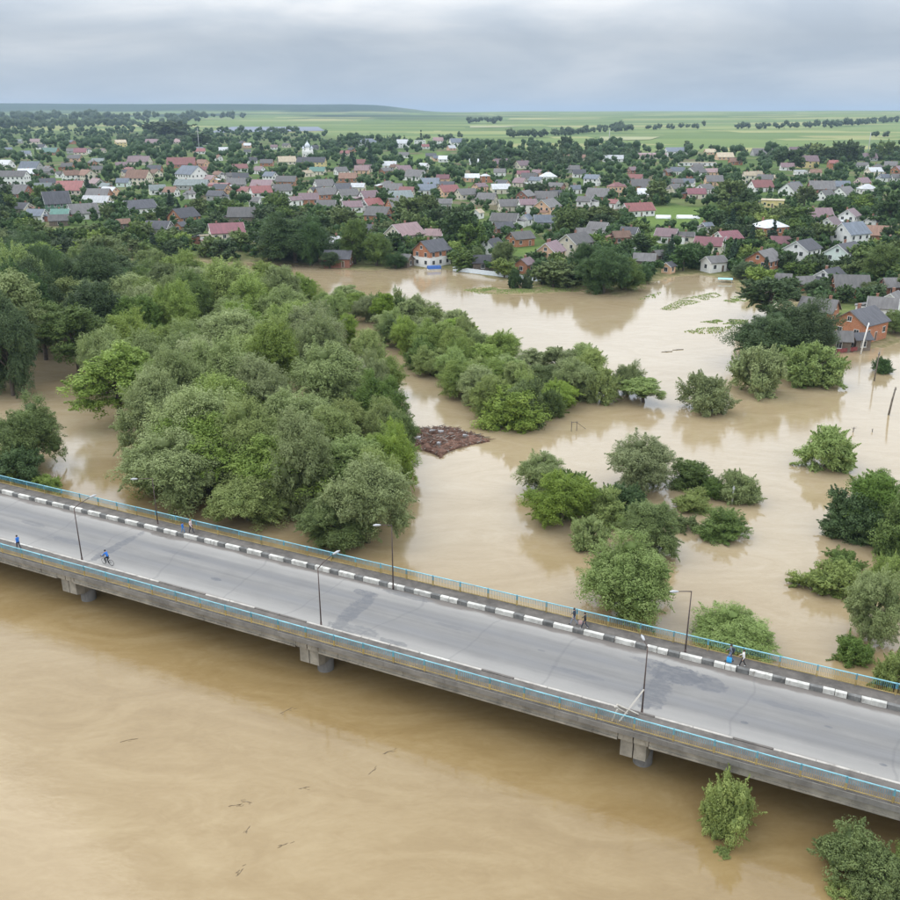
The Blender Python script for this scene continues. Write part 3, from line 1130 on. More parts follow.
def place_px(name, key, px, py, wpx, hpx, mat, label, cat, group, rng, z=-.35, grow=1.0):
    """put a plant whose visible silhouette has its foot at (px, py) and spans wpx x hpx pixels"""
    p = ground(px, py) if z is None else at(px, py, 0.0)
    d = p.copy(); d[2] = 0
    D = math.hypot(np.linalg.norm(d[:2]), CAMZ)
    th = math.atan2(CAMZ - p[2], np.linalg.norm(d[:2]))
    depth = p[1] * FWD + (CAMZ - p[2]) * DOWN
    w = wpx * depth / FOC * grow
    h = (hpx * D / FOC - .55 * w * math.sin(th)) / math.cos(th) * grow
    h = max(h, .45 * w)
    fwd = d[:2] / np.linalg.norm(d[:2])
    c = p[:2] + fwd * w * .36
    zz = z if z is not None else float(height(c[0], c[1]))
    g = bridge_gap(c[0], c[1])
    if 0 < g < 7.3 + w * .5:
        c = c + BN * (7.3 + w * .5 - g)
    elif g < 0 and g > -7.4 - w * .5:
        c = c - BN * (7.4 + w * .5 + g)
    return plant(name, key, (float(c[0]), float(c[1]), zz), w / 2, h, mat, label, cat, group, rng)


rngp = random.Random(11)
G_ISL = 'trees and bushes standing in the open flood'
MATK = {'w': M_WILLOW, 'o': M_OLIVE, 'b': M_BRIGHT, 'm': M_MID, 'd': M_DARK}
ISLANDS = [
    # name, kind, px, py, w, h, tone, label
    ('willow_tree', 'willow', 561, 531, 58, 64, 'b', 'bright yellow-green tree at the channel end of the flooded thicket'),
    ('willow_tree', 'willow', 637, 500, 68, 68, 'w', 'tall olive-grey tree with a wide crown in the flooded thicket'),
    ('willow_tree', 'willow', 541, 499, 46, 50, 'w', 'pale olive willow leaning over the channel by the thicket'),
    ('willow_tree', 'bush', 604, 527, 40, 44, 'o', 'olive shrub between the bright tree and the wide-crowned tree'),
    ('flooded_bush', 'bush', 588, 553, 37, 40, 'w', 'rounded grey-green bush in front of the bright thicket tree'),
    ('willow_tree', 'willow', 650, 561, 58, 60, 'm', 'fresh green tree just behind the big willow at the bridge'),
    ('willow_tree', 'willow', 626, 628, 92, 92, 'w', 'big pale willow touching the bridge railing by two walkers'),
    ('flooded_bush', 'bush', 693, 491, 50, 34, 'm', 'dark green rounded bush beyond the submerged post'),
    ('flooded_bush', 'bush', 737, 504, 42, 35, 'w', 'grey-green bush right beside the submerged grey post'),
    ('flooded_bush', 'bush', 691, 514, 37, 28, 'b', 'small bright bush between darker bushes near the post'),
    ('flooded_bush', 'low', 685, 534, 34, 21, 'm', 'low flat bush in the water below the small bright bush'),
    ('flooded_bush', 'bush', 722, 542, 52, 38, 'm', 'wide green bush with spreading foot below the grey post'),
    ('flooded_bush', 'bush', 825, 473, 53, 47, 'w', 'lone round grey-green bush in open water'),
    ('willow_tree', 'willow', 732, 662, 80, 52, 'w', 'broad willow crown rising behind the walkers with blue bag'),
    ('flooded_bush', 'bush', 848, 546, 62, 56, 'd', 'dense dark bush on the edge of the leafy islet'),
    ('willow_tree', 'willow', 872, 540, 62, 66, 'm', 'tallest leafy tree of the islet with dark foliage'),
    ('flooded_bush', 'bush', 893, 560, 50, 60, 'm', 'green bush on the islet behind the low thicket'),
    ('flooded_bush', 'bush', 888, 590, 40, 36, 'o', 'small olive bush at the back of the silvery willow'),
    ('flooded_bush', 'low', 826, 600, 68, 36, 'b', 'low spreading bright bush mat on the islet shore'),
    ('flooded_bush', 'low', 842, 573, 42, 24, 'm', 'small low bush mat behind the bright bush mat'),
    ('willow_tree', 'willow', 868, 648, 56, 76, 'w', 'silvery willow standing in front of the islet'),
    ('flooded_bush', 'low', 850, 664, 40, 32, 'm', 'low bush at the foot of the silvery willow'),
    ('flooded_bush', 'bush', 893, 697, 38, 46, 'o', 'bush showing above the bridge railing past the silvery willow'),
    ('broadleaf_tree', 'willow', 764, 372, 72, 64, 'd', 'large dark round tree beside the flooded brick house'),
    ('broadleaf_tree', 'willow', 796, 368, 62, 70, 'd', 'tall dark tree between the round tree and brick house'),
    ('flooded_bush', 'bush', 756, 398, 50, 52, 'w', 'grey-green willow bush in front of the dark round tree'),
    ('flooded_bush', 'bush', 808, 389, 58, 46, 'w', 'pale willow bush in front of the brick house sheds'),
    ('flooded_bush', 'bush', 828, 386, 26, 30, 'o', 'little olive bush next to the pale willow bush'),
    ('broadleaf_tree', 'open', 766, 325, 52, 44, 'd', 'thin-crowned tree on the shore with sky water behind'),
    ('flooded_bush', 'bush', 703, 416, 48, 45, 'w', 'upright willow bush alone beyond the long thicket'),
    ('flooded_bush', 'bush', 881, 374, 18, 17, 'd', 'tiny dark bush beside a leaning power pole'),
    ('garden_shrub', 'bush', 515, 289, 15, 20, 'd', 'taller of two clipped round shrubs on the drowned lawn'),
    ('garden_shrub', 'bush', 527, 289, 11, 18, 'd', 'narrower of two clipped round shrubs on the drowned lawn'),
    ('willow_tree', 'bush', 517, 433, 66, 50, 'b', 'bright yellow-green bush at the foot of the long thicket'),
    ('broadleaf_tree', 'willow', 33, 474, 60, 70, 'm', 'bright green tree on the bank at the bridge end'),
    ('flooded_bush', 'bush', 22, 486, 44, 36, 'd', 'dark bush beneath the tree on the bridge bank'),
    ('flooded_bush', 'low', 5, 487, 36, 22, 'o', 'low olive scrub on the bank by the railing'),
    ('flooded_bush', 'low', 48, 491, 28, 14, 'o', 'weedy scrub at the tip of the bridge bank'),
    ('young_tree', 'bush', 727, 832, 54, 62, 'b', 'bright green young tree rising from the brown river'),
    ('broadleaf_tree', 'bush', 850, 868, 66, 60, 'm', 'leafy tree in the river close to the bridge girder'),
    ('flooded_bush', 'bush', 876, 906, 62, 50, 'm', 'big bush in the river beside the leafy tree'),
    ('flooded_bush', 'bush', 905, 880, 40, 50, 'o', 'olive bush in the river beyond the leafy tree'),
    ('flooded_bush', 'bush', 575, 508, 40, 40, 'm', 'mid green bush filling the middle of the flooded thicket'),
    ('flooded_bush', 'bush', 622, 520, 44, 40, 'd', 'dark bush at the foot of the wide-crowned tree'),
    ('flooded_bush', 'bush', 640, 540, 34, 30, 'o', 'olive bush between the wide-crowned and fresh green trees'),
    ('flooded_bush', 'low', 552, 520, 34, 26, 'w', 'low grey-green bush trailing into the channel'),
    ('flooded_bush', 'bush', 712, 500, 30, 24, 'm', 'little green bush squeezed beside the submerged post'),
    ('drowned_bush', 'low', 722, 860, 22, 14, 'o', 'drowned branch tips beside the bright young tree'),
    ('flooded_bush', 'low', 843, 905, 36, 14, 'o', 'low leafy tips in the river before the big bush'),
]
for nm, ky, px, py, w, h, tn, lb in ISLANDS:
    dry = nm in ('garden_shrub',) or (px < 70) or 'shore' in lb and py < 330
    place_px(nm, ky, px, py, w, h, MATK[tn], lb, 'bush' if 'bush' in nm or 'shrub' in nm else 'tree', G_ISL, rngp, z=None if dry else -.4, grow=1.04)


def scatter_poly(pxpoly, spacing, rng, tries=9000):
    poly = [tuple(at(*p)[:2]) for p in pxpoly]
    xs = [p[0] for p in poly]; ys = [p[1] for p in poly]
    pts = []
    for _ in range(tries):
        x, y = rng.uniform(min(xs), max(xs)), rng.uniform(min(ys), max(ys))
        if not bool(in_poly(x, y, poly)):
            continue
        if all((x - a) ** 2 + (y - b) ** 2 > spacing ** 2 for a, b in pts):
            pts.append((x, y))
    return pts


FOREST = [(-40, 254), (22, 257), (45, 278), (110, 281), (225, 290), (296, 299), (342, 330), (376, 366), (394, 415), (392, 488), (366, 548), (250, 540), (140, 512),
          (148, 470), (128, 440), (106, 402), (45, 402), (-40, 402)]
G_FOR = 'trees of the flooded willow wood'
FL = {'w': 'silvery olive willow crowding the flooded wood', 'o': 'olive green willow in the flooded wood',
      'b': 'yellow-green tree standing out in the flooded wood', 'm': 'fresh green tree in the flooded wood',
      'd': 'dark green tree at the still backwater of the wood'}
rngf = random.Random(21)


def wood_label(tone, px, py, rad, hgt):
    look = {'w': 'silvery willow', 'o': 'olive willow', 'b': 'yellow-green tree', 'm': 'fresh green tree', 'd': 'dark green tree'}[tone]
    size = ('towering' if hgt > 14.5 else 'tall' if hgt > 12 else 'short' if hgt < 9.6 else 'mid-height') + (' broad' if rad > 6.4 else ' narrow' if rad < 5 else ' rounded')
    g = bridge_gap(*at(px, py)[:2])
    where = ('on the backwater shore of the flooded wood' if px < 140 and py > 350 else 'in the wood close to the bridge railing' if g < 38 else 'along the channel edge of the flooded wood' if px > 345 - max(0, 320 - py) * .5
             else 'at the town edge of the flooded wood' if py < 292 else 'between backwater and meadow in the wood' if px < 140 else 'deep inside the flooded wood')
    return f'{size} {look} {where}'


for x, y in scatter_poly(FOREST, 8.8, rngf):
    px, py, dd = project((x, y, 5))
    left = px < 125 + max(0, 330 - py) * .15
    tone = rngf.choices('womd' if left else 'wobm', (1, 2, 4, 8) if left else (11, 6, 1.6, 1.6))[0]
    if not left and px > 330 and py > 400:
        tone = rngf.choice('bmo')
    rad = rngf.choice((rngf.uniform(4.4, 5.8), rngf.uniform(5.6, 7.4))); hgt = rngf.uniform(8.2, 13.2) * (.75 + rad / 22)
    if py > 300:
        hgt *= 1.22
    if left and py > 285:
        hgt *= 1.18
    if left and rngf.random() < .5:
        hgt *= 1.12
    if px > 318 + max(0, py - 330) * .35:
        rad *= .62; hgt *= .72
    g = bridge_gap(x, y)
    if g < 7.6 + rad * 1.02:
        continue
    if g < 45 and tone in 'bm':
        tone = rngf.choice('owo')
    if px > -30:
        plant('willow_tree', 'tall' if left and rngf.random() < .6 else 'willow', (x, y, -.4), rad, hgt, MATK[tone], wood_label(tone, px, py, rad, hgt), 'tree', G_FOR, rngf)
# row of trees closing the wood towards the bridge
for px, py, w, h, tn, lb in (
        (205, 503, 118, 96, 'o', 'great olive willow of the wood beside the slim lamp post'), (285, 520, 110, 96, 'o', 'wide olive willow behind the footway near child and adult'),
        (335, 553, 76, 62, 'm', 'low fresh green tree touching the railing where the channel opens'), (250, 532, 86, 66, 'o', 'lesser olive tree between the great olive willow and the railing'),
        (168, 503, 76, 66, 'o', 'olive willow where the backwater meets the bridge'), (345, 512, 84, 80, 'w', 'silvery willow above the low fresh green railing tree'),
        (390, 500, 48, 80, 'b', 'narrow yellow-green tree on the channel bank below the debris raft'), (345, 455, 56, 60, 'b', 'vivid yellow-green tree inside the wood behind the debris raft'),
        (400, 468, 38, 58, 'm', 'slim green tree at the corner of the debris raft'), (372, 520, 50, 50, 'o', 'small olive tree on the channel bank near the bridge')):
    place_px('willow_tree', 'willow', px, py, w, h, MATK[tn], lb, 'tree', G_FOR, rngf)

BAND = [(345, 306), (400, 316), (440, 332), (490, 358), (560, 380), (620, 390), (655, 401), (640, 405), (600, 404), (575, 402), (545, 422), (500, 422), (466, 408), (440, 384), (415, 361), (385, 339)]


def thicket_label(tone, x, y, rad, hgt):
    look = {'w': 'silvery willow', 'o': 'olive willow', 'b': 'bright green tree', 'm': 'mid green tree'}[tone]
    px, py, _ = project((x, y, 0))
    size = 'tall' if hgt > 7.4 else 'low' if hgt < 5.6 else 'broad' if rad > 3.7 else 'slim' if rad < 3.0 else 'middling'
    where = 'where the long thicket meets the wood' if px < 415 else 'in the long thicket across from the debris raft' if px < 500 else 'above the yellow-green bush of the long thicket' if px < 560 else 'at the lagoon tip of the long thicket'
    return f'{size} {look} {where}'


G_BAND = 'trees of the long flooded thicket'
for x, y in scatter_poly(BAND, 5.0, rngf):
    tone = rngf.choices('wobm', (6, 4, 1.2, 2))[0]
    rad = rngf.uniform(2.6, 4.3); hgt = rngf.uniform(4.8, 8.6)
    plant('willow_tree', rngf.choice(('willow', 'bush', 'willow', 'tall')), (x, y, -.4), rad, hgt, MATK[tone],
          thicket_label(tone, x, y, rad, hgt),
          'tree', G_BAND, rngf)

#@@HOUSES@@
# ------------------------------------------------------------------ houses
WALLS = {
    'white': rough_paint('white_plaster', (.74, .73, .70), .1, (.35, .31, .26), .3, .5),
    'cream': rough_paint('cream_plaster', (.66, .60, .47), .12, (.3, .25, .2), .3, .5),
    'beige': rough_paint('beige_plaster', (.56, .50, .40), .15, (.26, .22, .18), .3, .5),
    'peach': rough_paint('peach_plaster', (.66, .42, .27), .12, (.3, .2, .14), .25, .5),
    'yellow': rough_paint('yellow_plaster', (.66, .53, .25), .12, (.3, .25, .15), .25, .5),
    'mint': rough_paint('mint_plaster', (.62, .70, .64), .1, (.3, .3, .26), .25, .5),
    'grey': rough_paint('grey_plaster', (.38, .37, .36), .2, (.2, .18, .16), .4, .5),
    'brick': brick_mat('orange_brick', (.44, .165, .070)),
    'redbrick': brick_mat('dark_red_brick', (.30, .105, .060)),
    'wood': rough_paint('old_boards', (.17, .135, .105), .4, (.07, .055, .045), .5, 1.5),
    'green': rough_paint('green_boards', (.09, .19, .13), .2, scale=1.5),
}
ROOFS = {
    'grey': roof_mat('grey_slate_sheets', (.145, .138, .135), .4),
    'dark': roof_mat('dark_grey_tiles', (.085, .085, .095), .25),
    'slate': roof_mat('blue_grey_sheets', (.15, .17, .20), .2),
    'red': roof_mat('red_metal_sheets', (.215, .066, .060), .12, True),
    'crimson': roof_mat('crimson_metal_sheets', (.17, .05, .062), .1, True),
    'pink': roof_mat('faded_rose_metal', (.25, .16, .158), .15, True),
    'mauve': roof_mat('brown_mauve_tiles', (.17, .105, .115), .2, True),
    'rust': roof_mat('rust_brown_tiles', (.21, .125, .09), .3),
    'white': roof_mat('pale_zinc_sheets', (.52, .53, .54), .2, True),
    'teal': roof_mat('grey_teal_sheets', (.185, .21, .205), .2),
    'green': roof_mat('green_metal_sheets', (.055, .16, .125), .15, True),
    'tan': roof_mat('tan_felt', (.42, .35, .25), .2),
}
WORDS = {'white': 'white', 'cream': 'cream', 'beige': 'beige', 'peach': 'peach-pink', 'yellow': 'yellow', 'mint': 'white and mint', 'grey': 'grey', 'brick': 'orange brick',
         'redbrick': 'dark brick', 'wood': 'old wooden', 'green': 'green-boarded'}
RWORDS = {'grey': 'grey', 'dark': 'dark grey', 'slate': 'blue-grey', 'red': 'red', 'crimson': 'crimson', 'pink': 'faded rose', 'mauve': 'brown-mauve', 'rust': 'rust-brown',
          'white': 'pale zinc', 'teal': 'teal-grey', 'green': 'green', 'tan': 'tan'}

WIN = {}


def window_mesh(w, h):
    key = (w, h)
    if key not in WIN:
        b = MB()
        b.box(-w / 2 - .09, w / 2 + .09, -.05, .05, -h / 2 - .09, h / 2 + .09, 0)
        b.box(-w / 2, -.03, -.065, -.04, -h / 2, h / 2, 1)
        b.box(.03, w / 2, -.065, -.04, -h / 2, h / 2, 1)
        b.box(-w / 2 - .16, w / 2 + .16, -.12, -.05, -h / 2 - .17, -h / 2 - .093, 0)
        me = b.mesh('window')
        me.materials.append(M_FRAME); me.materials.append(M_GLASS)
        WIN[key] = me
    return WIN[key]


def door_mesh():
    b = MB()
    b.box(-.52, .52, -.05, .05, 0, 2.15, 0)
    b.box(-.42, .42, -.075, -.05, .05, 2.05, 1)
    me = b.mesh('door')
    me.materials.append(M_FRAME); me.materials.append(rough_paint('door_paint', (.14, .09, .06), .3))
    return me


M_DOOR = door_mesh()
M_CHIM = brick_mat('chimney_brick', (.30, .13, .08))
FOOT = []           # house footprints (x, y, r)
HINFO = []
HRECT = []          # where houses show, to keep gardens from covering them
DISH = {}


def facade(o, side, L, W, H, storeys, n, att, rise, rng, wh=1.25, door=False, ww=1.0):
    """windows on one face: side 0 = -y, 1 = +y, 2 = -x gable, 3 = +x gable"""
    def put(me, u, z):
        ob = bpy.data.objects.new(me.name.split('.')[0], me); link(ob, o)
        if side == 0:
            ob.location = (u, -W / 2, z)
        elif side == 1:
            ob.location = (u, W / 2, z); ob.rotation_euler = (0, 0, math.pi)
        elif side == 2:
            ob.location = (-L / 2, -u, z); ob.rotation_euler = (0, 0, -math.pi / 2)
        else:
            ob.location = (L / 2, u, z); ob.rotation_euler = (0, 0, math.pi / 2)
    run = L if side < 2 else W
    sh = H / storeys
    for s in range(storeys):
        for k in range(n):
            u = (k + .5) / n * run - run / 2
            if door and s == 0 and k == n // 2:
                put(M_DOOR, u, 0.06)
            else:
                put(window_mesh(ww, wh), u, sh * s + sh * .55)
    if att and side >= 2:
        put(window_mesh(.9, 1.0), 0, H + rise * .36)


def house(name, x, y, z, yaw, L, W, H, rise, wall, roof, shape, label, cat='house', group='houses of the riverside town', detail=2, rng=random, chim=1, storeys=None, two_tone=None, sides=None):
    o = empty(name, (x, y, z), yaw)
    tag(o, label, cat, group)
    hl, hw = L / 2, W / 2
    b = MB()
    base = -1.5
    if shape == 'gable':
        prof = [(-hw, base), (hw, base), (hw, H), (0, H + rise - .02), (-hw, H)]
    else:
        prof = [(-hw, base), (hw, base), (hw, H), (-hw, H)]
    b.prism(prof, -hl, hl)
    mesh_obj('wall', fix_normals(b.mesh('wall')), WALLS[wall], o)
    if two_tone:
        b = MB(); b.box(-hl - .02, hl + .02, -hw - .02, hw + .02, base + .2, H * .6)
        mesh_obj('ground_floor', b.mesh('ground_floor'), WALLS[two_tone], o)
    b = MB()
    ov, og, th = .45, .4, .14
    if shape == 'gable':
        k = rise / hw
        e = H - ov * k
        prof = [(-hw - ov, e + .02), (0, H + rise + .02), (hw + ov, e + .02), (hw + ov, e + th + .04), (0, H + rise + th + .06), (-hw - ov, e + th + .04)]
        b.prism(prof, -hl - og, hl + og)
    elif shape == 'hip':
        r = max(hl - hw * .95, .05) if L >= W else .05
        x0, y0, zt = hl + ov, hw + ov, H + rise
        v = [(-x0, -y0, H), (x0, -y0, H), (x0, y0, H), (-x0, y0, H), (-r, 0, zt), (r, 0, zt)]
        i = len(b.v); b.v += v
        for f in ((0, 1, 5, 4), (2, 3, 4, 5), (1, 2, 5), (3, 0, 4), (3, 2, 1, 0)):
            b.f.append(tuple(i + q for q in f)); b.m.append(0)
    elif shape == 'shed':
        prof = [(-hw - .3, H + .02), (hw + .3, H + rise), (hw + .3, H + rise + .14), (-hw - .3, H + .16)]
        b.prism(prof, -hl - .3, hl + .3)
    elif shape == 'barrel':
        prof = [(-hw - .3, H)] + [((hw + .3) * math.cos(math.pi * (1 - t)), H + .05 + rise * math.sin(math.pi * t)) for t in np.linspace(.02, .98, 11)] + [(hw + .3, H)]
        b.prism(prof, -hl - .2, hl + .2)
    else:
        b.box(-hl - .25, hl + .25, -hw - .25, hw + .25, H + .005, H + .4)
    rf = mesh_obj('roof', fix_normals(b.mesh('roof')), ROOFS[roof], o)
    if shape == 'gable' and detail >= 2:
        # pale verge boards on the gables
        for s in (-1, 1):
            for q in (-1, 1):
                bb = MB()
                k = rise / hw; e = H - ov * k
                xx = s * (hl + og + .03)
                bb.prism([(q * (hw + ov), e - .08), (0, H + rise - .08), (0, H + rise + .16), (q * (hw + ov), e + .16)], xx - .03, xx + .03)
                mesh_obj('verge_board', fix_normals(bb.mesh('verge_board')), M_FRAME if wall not in ('wood', 'brick', 'redbrick') else WALLS['wood'], rf)
    for c in range(chim):
        if shape in ('gable', 'hip'):
            cx = (rng.uniform(-.3, .3)) * L
            b = MB(); b.box(cx - .3, cx + .3, -.3 + hw * .3, .3 + hw * .3, H + rise * .3, H + rise + .75); b.box(cx - .36, cx + .36, -.36 + hw * .3, .36 + hw * .3, H + rise + .752, H + rise + .87)
            mesh_obj('chimney', b.mesh('chimney'), M_CHIM, rf)
    if detail >= 1 and name == 'house' and rng.random() < .55:
        aw, al, ah = W * rng.uniform(.4, .65), rng.uniform(2.0, 3.6), min(H, 3.0) * rng.uniform(.75, .95)
        sx = rng.choice((-1, 1))
        x0, x1 = (hl + .003, hl + al) if sx > 0 else (-hl - al, -hl - .003)
        y0 = rng.uniform(-hw, hw - aw)
        b = MB(); b.box(x0, x1, y0, y0 + aw, base, ah)
        an = mesh_obj('annex', b.mesh('annex'), WALLS[wall if rng.random() < .6 else rng.choice(('wood', 'grey', 'redbrick'))], o)
        b = MB()
        zi, zo = ah + .75, ah + .02
        za, zb = (zi, zo) if sx > 0 else (zo, zi)
        xa, xb = (x0, x1 + .3) if sx > 0 else (x0 - .3, x1)
        yy0, yy1 = y0 - .2, y0 + aw + .2
        v = [(xa, yy0, za), (xb, yy0, zb), (xb, yy1, zb), (xa, yy1, za), (xa, yy0, za + .12), (xb, yy0, zb + .12), (xb, yy1, zb + .12), (xa, yy1, za + .12)]
        b.v += v
        for f_ in ((0, 3, 2, 1), (4, 5, 6, 7), (0, 1, 5, 4), (1, 2, 6, 5), (2, 3, 7, 6), (3, 0, 4, 7)):
            b.f.append(f_); b.m.append(0)
        mesh_obj('annex_roof', fix_normals(b.mesh('annex_roof')), ROOFS[roof if rng.random() < .5 else rng.choice(('grey', 'rust', 'dark', 'white'))], an)
    st = storeys or (2 if H > 4.6 else 1)
    cy_, sy_ = math.cos(yaw), math.sin(yaw)
    if wall != 'wood' or detail >= 2:
        for side, nx, ny in ((0, 0, -1), (1, 0, 1), (2, -1, 0), (3, 1, 0)):
            wx, wy = nx * cy_ - ny * sy_, nx * sy_ + ny * cy_
            if (wx * -x + wy * -y) < .12 * math.hypot(x, y):
                continue
            run = L if side < 2 else W
            n = max(1, int(run / (3.0 if detail >= 1 else 4.0)))
            if wall == 'wood':
                n = 1
            facade(o, side, L, W, H, st, n, shape == 'gable' and rise > 1.9, rise, rng, door=(side == 0 and st == 1 and detail >= 1 and n > 1), ww=1.1 if detail else 1.3)
    FOOT.append((x, y, max(L, W) * .62))
    return o


LABELS = {}
rngh = random.Random(5)


def h_px(px, py, w, wall, roof, yaw=20, shape='gable', st=1, label=None, name='house', rise=None, cat='house', chim=1, two=None, ratio=1.3, hk=1.0):
    p = ground(px, py)
    if p is None:
        return
    depth = p[1] * FWD + (CAMZ - p[2]) * DOWN
    wm = w * depth / FOC
    ya = R(yaw) - math.atan2(p[0], p[1]) * .0
    ca, sa = abs(math.cos(ya)), abs(math.sin(ya))
    # footprint L x W with given aspect whose silhouette is wm wide
    W = wm / (ratio * ca + sa) * 1.0
    L = W * ratio
    W = min(max(W, 3.2), 15); L = min(max(L, 3.6), 42)
    H = (3.0 if st == 1 else 5.9) * hk
    if name == 'shed':
        H = 2.4 * hk
    rs = rise if rise is not None else W * .5 * rngh.uniform(.62, .85)
    half = (L * sa + W * ca) / 2
    fw = p[:2] / np.linalg.norm(p[:2])
    c = p[:2] + fw * half * .85
    z = max(float(height(c[0], c[1])), .25)
    det = 2 if py > 205 else (1 if py > 170 else 0)
    if label is None:
        where = 'by the flooded shore' if py > 262 else 'a row behind the shore' if py > 236 else 'in mid town gardens' if py > 205 else 'in the upper town rows' if py > 178 else 'at the far edge of town'
        size = {'shed': 'shed', 'house': 'house', 'hall': 'hall'}.get(name, 'house')
        sz = ('two-storey ' if st == 2 else '') + ('small ' if wm < 8 else 'broad ' if wm > 16 else '')
        turn = '' if name == 'shed' else ' hipped roof' if shape == 'hip' else ' flat roof' if shape == 'flat' else ' roof' if abs(yaw) < 15 else ' gable roof'
        label = f"{sz}{WORDS[wall]} {size} with {RWORDS[roof]}{turn or ' roof'} {where}"
    house(name, float(c[0]), float(c[1]), z, ya, L, W, H, rs, wall, roof, shape, label, cat, 'houses of the riverside town', det, rngh, chim if name == 'house' else 0, st, two)
    tx, ty, _ = project((c[0], c[1], z + H + rs))
    HINFO.append((float(c[0]), float(c[1]), f'{WORDS[wall]} {name} with {RWORDS[roof]} roof'))
    HRECT.append((px - w / 2, min(ty, py), px + w / 2, py, math.hypot(*c)))


